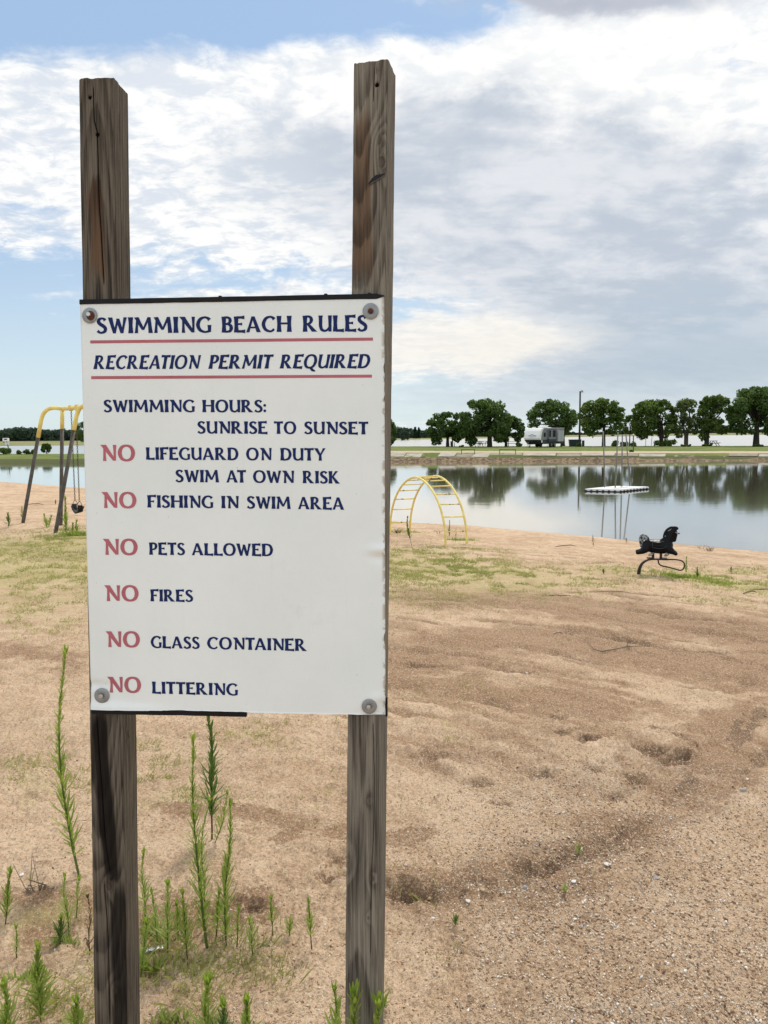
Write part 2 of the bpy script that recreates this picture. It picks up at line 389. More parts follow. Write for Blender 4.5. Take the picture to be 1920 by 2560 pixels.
# bands of damp, darker sand (stains in the ground): polylines and half widths in metres
damp_shade = [([(1000, 1640), (1200, 1600), (1450, 1590), (1700, 1640), (1950, 1660)], .6), ([(1960, 1680), (1880, 1760), (1780, 1880), (1640, 2010), (1450, 2110), (1250, 2190), (1020, 2240)], .26),
        ([(1080, 1500), (1300, 1495), (1600, 1530), (1950, 1580)], .75), ([(400, 2010), (600, 2030), (860, 2080), (1050, 2050)], .10), ([(0, 2250), (150, 2260), (420, 2290), (640, 2270)], .16), ([(960, 1700), (1200, 1722), (1480, 1760)], .3), ([(0, 1620), (120, 1640), (210, 1660)], .25)]
damp_shade = [(catmull([G(a, b)[:2] for a, b in p], 14), w) for p, w in damp_shade]
grassy = [(60, 1370, 2.6, 1.0), (100, 1400, 2.4, .9), (980, 1400, 2.0, .8), (1250, 1430, 1.6, .8), (1400, 1445, 1.3, .6), (1180, 1455, 1.8, .7), (90, 1480, 2.0, .6), (150, 1350, 1.2, .9), (40, 1430, 2.5, .9), (160, 1440, 1.5, .7), (1010, 1440, 1.5, .8), (1150, 1425, 1.7, .95), (1300, 1460, 1.0, .7), (1100, 1398, 1.2, .8), (1740, 1440, .8, .95), (1850, 1462, .9, .9), (1560, 1432, 1.1, .7),
          (1050, 1376, .9, .7), (1180, 1372, .7, .6), (60, 1530, 1.2, .55), (1000, 1490, 1.2, .5), (150, 1560, .9, .4), (60, 1905, .35, .5), (70, 1960, .3, .55), (340, 1930, .3, .5), (380, 1960, .25, .5), (385, 1870, .25, .4), (650, 1840, .3, .4), (500, 1990, .2, .4),
          (1080, 1850, .22, .3), (1150, 1730, .4, .3), (60, 2130, .2, .3), (40, 2480, .22, .4), (140, 2540, .2, .45), (420, 2450, .2, .35), (1800, 1500, .8, .4), (150, 2330, .16, .4), (380, 2380, .18, .4), (440, 2300, .2, .36), (560, 2390, .2, .3), (90, 2440, .25, .42), (420, 2530, .2, .4), (30, 2330, .2, .6), (650, 2400, .2, .4), (900, 2540, .14, .8), (1000, 1330, .8, .5), (200, 1330, 1.0, .8), (1880, 1430, 1.0, .6)]
grassy = [(*G(a, b)[:2], c, d) for a, b, c, d in grassy]
def seg_dist(x, y, pl):
    """distance from points to a polyline"""
    best = np.full(x.shape, 1e9)
    lo = pl.min(0)-1.5; hi = pl.max(0)+1.5
    m = (x > lo[0]) & (x < hi[0]) & (y > lo[1]) & (y < hi[1])
    xs, ys = x[m], y[m]; bb = np.full(xs.shape, 1e9)
    for (ax, ay), (bx, by) in zip(pl[:-1], pl[1:]):
        dx, dy = bx-ax, by-ay; L = dx*dx+dy*dy+1e-9
        t = np.clip(((xs-ax)*dx+(ys-ay)*dy)/L, 0, 1)
        bb = np.minimum(bb, np.hypot(xs-ax-t*dx, ys-ay-t*dy))
    best[m] = bb
    return best
def grass_mask(x, y):
    g = np.zeros_like(x)
    wx = x+.25*fbm(x*1.4, y*1.4, 3, 61); wy = y+.45*fbm(x*1.4, y*1.4, 3, 62)
    for gx, gy, s, a in grassy:
        m = (abs(x-gx) < s*2.2) & (abs(y-gy) < s*2.2)
        d2 = ((wx[m]-gx)/s)**2+((wy[m]-gy)/(s*.8))**2
        g[m] = np.maximum(g[m], a*np.exp(-d2*1.2))
    return g
def beach():
    az = np.radians(np.concatenate([np.arange(-180, -40, 4.0), np.arange(-40, -31, .5), np.linspace(-31, 31, 820), np.arange(31.5, 40, .5), np.arange(40, 180.1, 4.0)]))
    r = np.concatenate([[.05, .4, .8, 1.2, 1.5], np.geomspace(1.7, 50, 920)])
    R, A = np.meshgrid(r, az, indexing='ij')
    x = R*np.sin(A); y = R*np.cos(A)
    z = base_z(x, y)
    s = shore_r(A)-R
    land = sstep(.1, 1.5, s)
    flat = sstep(9, 3, R)*.6+.4
    lump = fbm(x*1.1, y*1.1, 3, 3)*.030+fbm(x*4.3, y*4.3, 3, 9)*.016*flat
    clod = fbm(x*17, y*17, 3, 21)
    fine = fbm(x*48, y*48, 2, 31)
    rough_zone = np.clip(fbm(x*.9+4, y*.9, 3, 41)*1.2+.45, .15, 1)
    z += land*(lump+np.maximum(clod, -.35)*.019*rough_zone+fine*.010*sstep(16, 5, R)+fbm(x*9, y*9, 3, 27)*.012)
    dark = np.zeros_like(x)  # shade in pits and ruts, painted into the sand colour
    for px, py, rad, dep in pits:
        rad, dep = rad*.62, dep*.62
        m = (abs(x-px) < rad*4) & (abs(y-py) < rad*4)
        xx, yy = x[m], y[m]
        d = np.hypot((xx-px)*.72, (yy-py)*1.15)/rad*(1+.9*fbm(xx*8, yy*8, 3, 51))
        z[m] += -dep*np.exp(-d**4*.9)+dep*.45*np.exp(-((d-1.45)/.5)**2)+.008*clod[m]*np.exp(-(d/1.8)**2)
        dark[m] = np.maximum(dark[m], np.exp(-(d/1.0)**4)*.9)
    for pl, w, dep in ruts:
        d = seg_dist(x, y, pl); d = d*(1+.5*fbm(x*3, y*3, 3, 71))+.05*fbm(x*9, y*9, 3, 72)
        brk = sstep(-.35, .25, fbm(x*1.2, y*1.2, 3, 75))
        z += land*(-dep*np.exp(-(d/(w*.5))**2)+dep*.5*np.exp(-((d-w)/(w*.5))**2))*brk
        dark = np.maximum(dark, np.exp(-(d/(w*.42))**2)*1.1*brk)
    dm = np.zeros_like(x)
    for pl, w in damp_shade:
        d = seg_dist(x, y, pl)+w*1.0*fbm(x*1.6/w*.4, y*1.6/w*.4, 4, 81)+.12*fbm(x*5, y*9, 4, 83)
        dm = np.maximum(dm, np.exp(-(d/(w*.70))**2)*1.25)
    dm = np.maximum(dm, sstep(1.6, .25, s)*.95)                # wet rim at the water
    dm = np.maximum(dm, dark)
    # raked furrows that run across the beach, finer and finer
    fm = sstep(3.3, 4.3, y)*(1-sstep(8.5, 10.5, y))*(.35+.65*sstep(-.6, .6, x))+.55*sstep(10, 12, y)
    q = R+2.6*A+.30*fbm(x*.5, y*.5, 3, 99); t = R*A
    sk = fbm(t*.42, q*2.0, 4, 101)+.55*fbm(t*1.1, q*6.5, 3, 105)+.35*fbm(t*3.0, q*17, 3, 108)
    dm = np.maximum(dm, fm*sstep(.02, .55, sk)*.72)
    lines = np.zeros_like(x)
    for step_, ph_, wd_, sd_ in ((.46, .0, .040, 141), (.71, .3, .065, 145), (1.13, .6, .10, 149)):
        e = np.abs(((q+.10*fbm(t*1.3, q*1.3, 3, sd_)+.03*fbm(t*7, q*7, 2, sd_+1))/step_+ph_) % 1.0-.5)*step_
        on = sstep(.02, .30, fbm(t*.55, q*1.1, 3, sd_+2))
        lines = np.maximum(lines, np.exp(-(e/wd_)**2)*on)
        z += land*fm*on*(-.022*np.exp(-(e/wd_)**2)+.012*np.exp(-((e-wd_*2.2)/wd_)**2))
    z += land*fm*(.020*fbm(t*.55, q*4.2, 3, 111)-.010*sstep(.1, .5, sk))
    dm = np.maximum(dm, fm*lines*.95); crease_shade = np.maximum(fm*lines*sstep(-.25, .3, fbm(x*5, y*5, 3, 151))*.75, dark)  # furrow lines darkened as painted shade, on top of their relief
    dm = dm*(.62+.75*np.clip(fbm(x*6, y*9, 4, 121)+.5, 0, 1))+.16*np.clip(fbm(x*3.2, y*4.4, 4, 125), 0, 1)
    # trampled, lumpy ground right of the sign
    tp = G(1480, 1890)[:2]; tr = np.exp(-((x-tp[0])/.62)**2-((y-tp[1])/.55)**2); tl = fbm(x*6.5, y*5.5, 4, 131)
    z += land*tr*.030*(-np.maximum(-tl-.08, 0)*2+np.maximum(tl, 0)); dm = np.maximum(dm, tr*sstep(.16, .34, -tl)*.8)
    tp = G(1035, 2215)[:2]; tr = np.exp(-((x-tp[0]-.05)/.34)**2-((y-tp[1])/.17)**2); tl = fbm(x*11, y*10, 4, 135)
    z += land*tr*.035*tl; dm = np.maximum(dm, tr*(.45+sstep(.0, .3, -tl)*.5))
    # sand heaped round the climbing arch and under the horse
    hx = G(1597, 1438); d = np.hypot(x-hx[0]-.1, y-hx[1]+.15)
    z += .035*np.exp(-(d/.6)**2)
    gm = grass_mask(x, y)
    z += land*gm*.012*np.maximum(clod, 0)
    gp = G(1750, 2300)[:2]; gv = sstep(1.5, .3, np.hypot((x-gp[0])*1.0, (y-gp[1])*.62)+.25*fbm(x*2.5, y*2.5, 3, 91))
    n, m = x.shape
    idx = np.arange(n*m).reshape(n, m)
    f = np.stack([idx[:-1, :-1], idx[:-1, 1:], idx[1:, 1:], idx[1:, :-1]], -1).reshape(-1, 4)[:, ::-1]
    mt = bpy.data.materials.new('sand'); mt.use_nodes = True; nt = mt.node_tree; b = nt.nodes['Principled BSDF']
    b.inputs['Specular IOR Level'].default_value = .2
    tc = nt.nodes.new('ShaderNodeTexCoord'); v = tc.outputs['Object']
    big = noise(nt, v, .8, 5, .6); mid = noise(nt, v, 5.5, 7, .65); fin = noise(nt, v, 78, 4, .7); grain = noise(nt, v, 250, 3, .7)
    damp_shade_f = (attr(nt, 'damp_shade')*.95+(mid-.5)*.55+(big-.5)*.25).step(.08, .78)  # real damp plus painted shade of pits, ruts, furrows and hollows
    c = mix(nt, (big*.4+mid*.6).step(.36, .64), (.460, .308, .188), (.605, .440, .295))
    c = mix(nt, (big*.6+mid*.4).step(.54, .40)*.35, c, (.33, .21, .12))
    c = mix(nt, damp_shade_f*.86, c, (.258, .142, .068))
    c = mix(nt, (attr(nt, 'crease_shade')+(fin-.5)*1.2).step(.25, .95)*.75, c, (.13, .068, .032))  # painted shade in furrows, ruts and pits
    c = mix(nt, fin.step(.51, .63)*.55, c, (.165, .098, .055))       # dark crumbs
    c = mix(nt, fin.step(.48, .36)*.50, c, (.74, .59, .41))         # pale crumbs
    c = mix(nt, grain.step(.45, .35)*.45, c, (.20, .125, .075))
    c = mix(nt, grain.step(.54, .64)*.42, c, (.78, .68, .55))
    gg = attr(nt, 'grass')
    c = mix(nt, (gg*1.0+(mid-.5)*.9+(fin-.5)*.5).step(.25, .95)*.60, c, (.37, .335, .13))
    gr = attr(nt, 'gravel')
    vo = nt.nodes.new('ShaderNodeTexVoronoi'); vo.inputs['Scale'].default_value = 75; lk(nt, v, vo.inputs['Vector'])
    vc = X(nt, vo.outputs['Color'])
    st = X(nt, vo.outputs['Distance']).step(.42, .22)*gr*(mid.step(.40, .6))
    c = mix(nt, st*.8, c, mix(nt, noise(nt, v, 90, 2).step(.4, .6), (.36, .30, .24), (.72, .66, .57)))
    lk(nt, c, b.inputs['Base Color'])
    rgh = mix(nt, damp_shade_f, (.95,)*3, (.75,)*3); lk(nt, rgh, b.inputs['Roughness'])
    bp = nt.nodes.new('ShaderNodeBump'); bp.inputs['Strength'].default_value = 1.0; bp.inputs['Distance'].default_value = .022
    lk(nt, mid*.4+fin*.45+grain*.25+st*.3, bp.inputs['Height']); nt.links.new(bp.outputs[0], b.inputs['Normal'])
    o = mesh_np('beach_ground', np.stack([x, y, z], -1).reshape(-1, 3), f, mt, attrs={'damp_shade': dm, 'crease_shade': crease_shade, 'grass': gm, 'gravel': gv})
    tag(o, kind='structure')
    return (r, az, z)
BR, BA, BZ = beach()
def gz(x, y):
    """height of the finished sand surface"""
    r = math.hypot(x, y); a = math.atan2(x, y)
    i = int(np.clip(np.searchsorted(BR, r)-1, 0, len(BR)-2)); j = int(np.clip(np.searchsorted(BA, a)-1, 0, len(BA)-2))
    u = (r-BR[i])/(BR[i+1]-BR[i]); w = (a-BA[j])/(BA[j+1]-BA[j])
    return float((BZ[i, j]*(1-u)+BZ[i+1, j]*u)*(1-w)+(BZ[i, j+1]*(1-u)+BZ[i+1, j+1]*u)*w)
def GG(px, py):
    p = G(px, py); return np.array([p[0], p[1], gz(p[0], p[1])])
# ------------------------------------------------------------------ water
def water():
    m = bpy.data.materials.new('lake_water'); m.use_nodes = True; nt = m.node_tree; b = nt.nodes['Principled BSDF']
    b.inputs['Base Color'].default_value = (.215, .195, .125, 1); b.inputs['IOR'].default_value = 1.5; b.inputs['Coat Weight'].default_value = 1.0; b.inputs['Coat IOR'].default_value = 2.0
    tc = nt.nodes.new('ShaderNodeTexCoord')
    v = scalev(nt, tc.outputs['Object'], (.55, 1.5, 1))
    sp_ = nt.nodes.new('ShaderNodeSeparateXYZ'); nt.links.new(tc.outputs['Object'], sp_.inputs[0])
    far = X(nt, sp_.outputs[1]).step(95, 150)
    lk(nt, far*.22+.07, b.inputs['Roughness']); lk(nt, far*.22+.045, b.inputs['Coat Roughness'])
    h = noise(nt, v, 1.1, 3, .5)+noise(nt, v, 4.5, 3, .5)*.22
    patch = noise(nt, scalev(nt, tc.outputs['Object'], (.03, .07, 1)), 1.0, 3, .6).step(.42, .66)
    bp = nt.nodes.new('ShaderNodeBump'); bp.inputs['Distance'].default_value = .02
    lk(nt, patch*.15+.07, bp.inputs['Strength']); lk(nt, h, bp.inputs['Height']); nt.links.new(bp.outputs[0], b.inputs['Normal']); nt.links.new(bp.outputs[0], b.inputs['Coat Normal'])
    o = MB().add([(-3000, 8, W_Z), (3000, 8, W_Z), (6000, 9000, W_Z), (-6000, 9000, W_Z)], [(0, 1, 2, 3)]).build('lake_water', m)
    tag(o, kind='structure')
water()
# ------------------------------------------------------------------ the spit across the swimming water
def lawn_z(px): return -.1-.3*min(1.0, max(0.0, (px-970)/947))
def lerp_px(px, a, b, x0=970, x1=1917): return a+(b-a)*(px-x0)/(x1-x0)
def spit_profile(px):
    """rows of the right-hand bank: list of (point, kind value)"""
    yw = lerp_px(px, 1155, 1152); pw = at(px, yw, W_Z); Y = pw[1]
    hz = 1087-(px-960)*.00995
    rows = [atY(px, yw+6, Y-1.5), pw, atY(px, lerp_px(px, 1149, 1149.5), Y+.7), atY(px, lerp_px(px, 1143, 1147), Y+1.4), atY(px, lerp_px(px, 1142, 1144), Y+1.9), atY(px, lerp_px(px, 1133, 1135), Y+3.7),
            atY(px, lerp_px(px, 1131.5, 1133), Y+4.0), at(px, lerp_px(px, 1128, 1129), lawn_z(px)), at(px, lerp_px(px, 1122, 1121.5), lawn_z(px)+.02), at(px, lerp_px(px, 1116, 1114.5), lawn_z(px))]
    b = rows[-1]; e = b/np.hypot(b[0], b[1])
    rows += [b+np.array([e[0]*2.5, e[1]*2.5, -.5]), b+np.array([e[0]*7, e[1]*7, -1.6])]
    rows[0][2] = -1.6
    return rows
def spit_left(px):
    yw = 1160.5; pw = at(px, yw, W_Z); Y = pw[1]
    b = at(px, 1134.5, -.35); e = b/np.hypot(b[0], b[1])
    def mixp(t, z): p = pw*(1-t)+b*t; return np.array([p[0], p[1], z])
    rows = [pw+np.array([0, -1.5, -.6]), pw, mixp(.04, -.82), mixp(.09, -.65), mixp(.14, -.55), mixp(.22, -.50), mixp(.3, -.47), mixp(.45, -.42), mixp(.7, -.38), b, b+np.array([e[0]*2.5, e[1]*2.5, -.4]), b+np.array([e[0]*6, e[1]*6, -1.5])]
    return rows
def spit():
    cols = []; kinds = []
    pxs = np.concatenate([np.linspace(-1500, 420, 90), np.linspace(430, 900, 30), np.linspace(910, 3300, 240)])
    for px in pxs:
        if px < 425: rows, k = spit_left(px), 0.
        elif px > 905: rows, k = spit_profile(px), 1.
        else:
            t = sstep(425, 905, px); a, b_ = spit_left(px), spit_profile(px)
            rows, k = [p*(1-t)+q*t for p, q in zip(a, b_)], t
        cols.append(np.array(rows)); kinds.append(k)
    cols = np.array(cols)                                          # (n, rows, 3)
    sub = 5; R = cols.shape[1]
    t = np.linspace(0, R-1, (R-1)*sub+1); i = np.minimum(t.astype(int), R-2); u = (t-i)[None, :, None]
    g = cols[:, i]*(1-u)+cols[:, i+1]*u
    kk = np.repeat(np.array(kinds)[:, None], len(t), 1); tt = np.repeat(t[None], len(g), 0)
    stony = kk*((tt > 1) & (tt < 3.2))
    g[..., 2] += fbm(g[..., 0]*1.7, g[..., 1]*1.7, 3, 5)*(.03+.16*stony)*((tt > 1) & (tt < 9.2))
    kindv = np.zeros_like(tt)
    right = kk > .5
    kindv[right & (tt < 1.15)] = 0.0
    rocks = right & (tt >= .8) & (tt < 3.0)
    path = right & (tt >= 6.0) & (tt < 7.1)
    n, m = tt.shape; idx = np.arange(n*m).reshape(n, m)
    f = np.stack([idx[:-1, :-1], idx[1:, :-1], idx[1:, 1:], idx[:-1, 1:]], -1).reshape(-1, 4)
    weedy = right*((tt > 2.9)*(tt < 4.6))*(.35+.65*sstep(0, 25, g[..., 0]))
    mt = bpy.data.materials.new('spit_ground'); mt.use_nodes = True; nt = mt.node_tree; b = nt.nodes['Principled BSDF']
    b.inputs['Roughness'].default_value = .95; b.inputs['Specular IOR Level'].default_value = .15
    tc = nt.nodes.new('ShaderNodeTexCoord'); v = tc.outputs['Object']
    n1 = noise(nt, v, .22, 5, .65); n2 = noise(nt, v, 2.2, 5, .65)
    c = mix(nt, (n1*.6+n2*.4).step(.38, .62), (.085, .125, .026), (.17, .19, .050))
    c = mix(nt, (attr(nt, 'bankgrass')+(n2-.5)*.8).step(.3, .8), c, (.075, .085, .028))
    rk = noise(nt, v, 3.0, 4, .7)
    rc = mix(nt, rk.step(.42, .60), (.085, .060, .036), (.26, .185, .115))
    c = mix(nt, (attr(nt, 'rocks')+(n2-.5)*.5).step(.4, .6), c, rc)
    c = mix(nt, (attr(nt, 'path')+(n2-.5)*.9).step(.35, .7), c, (.45, .36, .25))
    lk(nt, c, b.inputs['Base Color'])
    bp = nt.nodes.new('ShaderNodeBump'); bp.inputs['Strength'].default_value = .6; bp.inputs['Distance'].default_value = .15
    lk(nt, n2, bp.inputs['Height']); nt.links.new(bp.outputs[0], b.inputs['Normal'])
    bank = (kk < .5)*((tt > 0)*(tt < 4.3))
    tag(mesh_np('lawn_spit', g.reshape(-1, 3), f, mt, attrs={'rocks': rocks*1.0, 'path': path*1.0, 'bankgrass': np.maximum(bank, weedy)}), kind='structure')
spit()
def far_shore():
    pxs = np.linspace(-1600, 3500, 200); cols = []
    for px in pxs:
        ys = np.interp(px, [0, 210, 973, 1440, 1917], [1115, 1113.5, 1100, 1092.5, 1087]); hz = 1087-(px-960)*.00995
        ys = max(ys, hz+5.0)
        p = at(px, ys, W_Z); e = np.array([p[0], p[1], 0])/np.hypot(p[0], p[1])
        rows = [p-e*8+np.array([0, 0, -.6]), p, p+e*4+np.array([0, 0, .45]), p+e*60+np.array([0, 0, .55]), p+e*200+np.array([0, 0, .6]), p+e*500+np.array([0, 0, .9]), p+e*2500+np.array([0, 0, 1.2]), p+e*7000+np.array([0, 0, 1.3])]
        cols.append(rows)
    g = np.array(cols); n, m = g.shape[:2]; idx = np.arange(n*m).reshape(n, m)
    f = np.stack([idx[:-1, :-1], idx[1:, :-1], idx[1:, 1:], idx[:-1, 1:]], -1).reshape(-1, 4)
    mt = mat('far_field', (.16, .18, .075), .95, col2=(.25, .23, .11), vscale=.02, spec=.1)
    tag(mesh_np('far_field_ground', g.reshape(-1, 3), f, mt), kind='structure')
far_shore()
# ------------------------------------------------------------------ leaves, trees, bushes
def leaf_cloud(centres, radii, counts, size, rng, squash=.8, shell=.55):
    """kite-shaped leaf clumps through several round lobes"""
    V = []; n = 0
    for c, r, k in zip(centres, radii, counts):
        d = rng.normal(size=(k, 3)); d /= np.linalg.norm(d, axis=1)[:, None]
        rad = r*(shell+(1.06-shell)*rng.rand(k)**.6)*(1+.22*np.sin(d[:, 0]*5+c[0]*3)*np.cos(d[:, 2]*4+c[1]*2))
        p = np.asarray(c)+d*rad[:, None]*np.array([1, 1, squash])
        nrm = d+rng.normal(size=(k, 3))*.8+np.array([0, 0, .25]); nrm /= np.linalg.norm(nrm, axis=1)[:, None]
        t = np.cross(nrm, rng.normal(size=(k, 3))); t /= np.linalg.norm(t, axis=1)[:, None]; b = np.cross(nrm, t)
        s = (size*(.55+.9*rng.rand(k)))[:, None]
        V.append(np.stack([p-t*s*.5, p+b*s*.32, p+t*s*.6, p-b*s*.32+nrm*s*.12], 1))
    V = np.concatenate(V).reshape(-1, 3)
    return V, np.arange(len(V)).reshape(-1, 4)
def tree(px, py, box, seed, label, leaf='leaf_dark', nl=20, dens=1.0, bark='bark', trunk_r=.28, fork=.35, group='shade trees on the lawn', zb=None, name='shade_tree', lean=0.0, twin=False, cat='tree'):
    rng = np.random.RandomState(seed); rnd = random.Random(seed)
    zb = lawn_z(px) if zb is None else zb
    b = at(px, py, zb); D = float(b@fw)-float(EYE@fw); s = D/F
    root = thing(name, label, cat, b, 0, group)
    cx = ((box[0]+box[2])/2-px)*s; w = (box[2]-box[0])*s/2; top = (py-box[1])*s; bot = (py-box[3]-4)*s
    h = (top-bot)/2; cz = (top+bot)/2
    cen = []; rad = []
    for i in range(nl):
        a = rnd.uniform(0, 2*math.pi); q = math.sqrt(rnd.uniform(.03, 1)); e = rnd.uniform(-.75, .95)
        rr = rnd.uniform(.16, .33)
        k = math.sqrt(max(0.05, 1-e*e))*.80*q
        cen.append((cx+w*k*math.cos(a), w*.85*k*math.sin(a), cz+h*e*.66)); rad.append(rr*min(w, h*1.25))
    # lobes that reach the measured outline
    for e, sd in ((-.72, 1), (-.78, -1), (.05, 1), (-.25, -1), (.3, -1), (-.45, 1), (-.1, 1), (-.5, -1)):
        cen.append((cx+sd*w*(.98-.25)*math.sqrt(1-min(.9, e*e)), rnd.uniform(-.3, .3)*w, cz+h*(e+rnd.uniform(-.1, .1)))); rad.append(rnd.uniform(.20, .29)*min(w, h*1.25))
    for dx in (-.42, -.1, .15, .48):
        q = rnd.uniform(.20, .32); cen.append((cx+dx*w, rnd.uniform(-.2, .2)*w, cz+h*(.98-q*.85-.5*dx*dx))); rad.append(q*min(w, h))
    for i in range(nl):                                       # small sprays that fray the outline
        a = rnd.uniform(0, 2*math.pi); e = rnd.uniform(-.9, .95); k = math.sqrt(max(.05, 1-e*e))*rnd.uniform(.86, 1.0)
        cen.append((cx+w*k*math.cos(a)*.95, w*.85*k*math.sin(a), cz+h*e*.95)); rad.append(rnd.uniform(.08, .14)*min(w, h*1.25))
    cnt = [int(dens*(290 if r > .9 else 360)*(r/1.0)**1.5*rnd.uniform(.55, 1.25))+40 for r in rad]
    V, Fc = leaf_cloud(cen, rad, cnt, .33, rng, .82)
    # stray sprays off the crown
    mesh_np('crown', V, Fc, M[leaf], root, smooth=False)
    mb = MB(); fz = fork*top
    stems = [(-.35, .0), (.4, .1)] if twin else [(0, 0)]
    for ox, oy in stems:
        mid = Vector((ox*.4+lean*fz, oy, fz*.55)); fk = Vector((ox*1.4+lean*fz*2, oy, fz))
        mb.tube([(ox*.2, 0, -.3), (ox*.25, 0, .15), mid, fk], [trunk_r*1.5, trunk_r*1.1, trunk_r*.9, trunk_r*.75], 9)
        pick = sorted(range(len(cen)), key=lambda i: -rad[i])[:14]
        for i in pick:
            e = Vector(cen[i])
            if twin and (e.x-cx)*ox < 0: continue
            m1 = fk.lerp(e, .45)+Vector((rnd.uniform(-.25, .25), rnd.uniform(-.25, .25), rnd.uniform(.0, .35)))
            mb.tube([fk-Vector((0, 0, .1)), m1, e, e+Vector((rnd.uniform(-.4, .4), rnd.uniform(-.3, .3), rad[i]*.5))], [trunk_r*.5, trunk_r*.3, trunk_r*.14, .02], 6)
    mb.build('trunk', M[bark], root, smooth=True)
    return root
tree(958, 1117, (925, 1047, 992, 1110), 11, 'dark rounded tree peeking out behind the right sign post', nl=10, trunk_r=.22)
tree(1119, 1117, (1064, 1029, 1167, 1102), 12, 'smaller dark round tree, leftmost one standing clear of the sign', nl=14, trunk_r=.25, fork=.3)
tree(1224, 1117.5, (1142, 996, 1280, 1104), 13, 'broad tall dark tree above the picnic tables left of the travel trailer', nl=22, trunk_r=.36, fork=.38)
tree(1265, 1116.5, (1243, 1040, 1312, 1106), 14, 'low dark tree tucked between the broad tree and the travel trailer', nl=9, trunk_r=.2)
tree(1407, 1113, (1312, 999, 1446, 1086), 15, 'wide open-branched tree rising right behind the travel trailer', 'leaf_dark', nl=18, trunk_r=.32, dens=.85)
tree(1509, 1116, (1441, 996, 1562, 1086), 16, 'rounded tree just right of the lamp pole', 'leaf_mid', nl=18, trunk_r=.26, dens=.85, fork=.42)
tree(1574, 1112, (1556, 1036, 1594, 1084), 17, 'slim little tree filling the gap behind the raft pipes', 'leaf_mid', nl=5, trunk_r=.10, dens=.6)
tree(1653, 1115, (1571, 998, 1692, 1094), 18, 'lopsided tree with a long left limb and straight dark trunk', 'leaf_mid', nl=18, trunk_r=.30, dens=.9, fork=.45)
tree(1715, 1115, (1672, 993, 1750, 1092), 19, 'thin pale half-bare tree with two pale trunks', 'leaf_sparse', nl=14, trunk_r=.2, dens=.42, bark='bark_pale', twin=True, fork=.4)
tree(1766, 1115, (1736, 986, 1832, 1094), 20, 'tree with a forked dark trunk, second from the right edge', 'leaf_mid', nl=17, trunk_r=.32, dens=.9, fork=.35, lean=.03)
tree(1890, 1115, (1818, 966, 1965, 1086), 21, 'largest dark tree, cut off at the right edge of the picture', nl=24, trunk_r=.42, dens=1.0, fork=.35)
tree(211, 1108, (186, 1053, 245, 1100), 22, 'dark tree half hidden at the left edge of the sign board', nl=10, trunk_r=.2, zb=-.9, group=None)
tree(117, 1132.5, (104, 1110, 128, 1126), 23, 'small umbrella-shaped young tree on the grassy bank', nl=7, trunk_r=.07, zb=-.37, fork=.45, group=None, name='young_tree', dens=.8)
tree(1012, 1098, (999, 1077, 1025, 1098), 24, 'round bushy tree alone at the far shore right of the sign', 'leaf_far', nl=8, trunk_r=.3, zb=-.5, fork=.2, group=None, name='round_tree', dens=.5)
def bush(px, py, box, seed, label, leaf='leaf_bush', zb=None, group='bushes along the lake edge', size=.22, n=9):
    zb = lawn_z(px) if zb is None else zb
    rng = np.random.RandomState(seed); b = at(px, py, zb); s = (float(b@fw)-float(EYE@fw))/F
    w = (box[2]-box[0])*s/2; h = (py-box[1])*s; cx = ((box[0]+box[2])/2-px)*s
    cen = [(cx+rng.uniform(-.8, .8)*w, rng.uniform(-.4, .4)*min(w, 1.2), h*rng.uniform(.2, .62)) for _ in range(n)]
    rad = [h*rng.uniform(.22, .42) for _ in range(n)]
    V, Fc = leaf_cloud(cen, rad, [170]*n, size, rng, .9, .2)
    root = thing('bush', label, 'bush', b, 0, group)
    mesh_np('foliage', V, Fc, M[leaf], root, smooth=False)
    mb = MB()
    for c in cen: mb.tube([(0, 0, -.1), (c[0]*.4, c[1]*.4, 0), (c[0]*.8, c[1]*.8, c[2]*.5), c], [.04, .035, .025, .01], 5)
    mb.build('stems', M['bark'], root)
bush(1545, 1116, (1515, 1098, 1592, 1116), 31, 'light green bush behind the pipes of the swim raft', n=12)
bush(1666, 1116, (1634, 1095, 1694, 1116), 32, 'light green bush behind the straight dark tree trunk', n=10)
bush(1303, 1117, (1292, 1104, 1313, 1117), 33, 'pale green bush against the front of the travel trailer', n=5)
bush(1156, 1117, (1148, 1112, 1164, 1117), 34, 'tiny pale green bush on the lawn between two dark trees', n=4, size=.15)
bush(1757, 1116, (1750, 1107, 1780, 1116), 35, 'dark low bush at the foot of the forked tree', 'leaf_dark', n=6)
bush(1715, 1117, (1702, 1110, 1736, 1117), 36, 'dark low bush at the foot of the pale half-bare tree', 'leaf_dark', n=6, size=.18)
bush(1905, 1117, (1880, 1109, 1910, 1117), 37, 'dark low bush at the foot of the largest tree', 'leaf_dark', n=6, size=.18)
bush(12, 1136, (-25, 1117, 36, 1136), 38, 'dense green bush on the left bank at the picture edge', 'leaf_mid', zb=-.36, n=10)
bush(62, 1136, (34, 1122, 94, 1136), 39, 'long green bush on the left bank beside the swing leg', 'leaf_mid', zb=-.36, n=10)
bush(1447, 1117, (1440, 1107, 1456, 1117), 40, 'dark green bush around the foot of the lamp pole', 'leaf_mid', n=4)
bush(1278, 1141, (1240, 1132, 1300, 1141), 41, 'small weedy bush growing over the broken concrete slope', 'leaf_bush', zb=-.62, n=7, size=.16, group=None)
bush(1581, 1130, (1574, 1124, 1588, 1130), 42, 'small yellowish shrub at the foot of the lawn post', 'leaf_bush', n=3, size=.12, group=None)
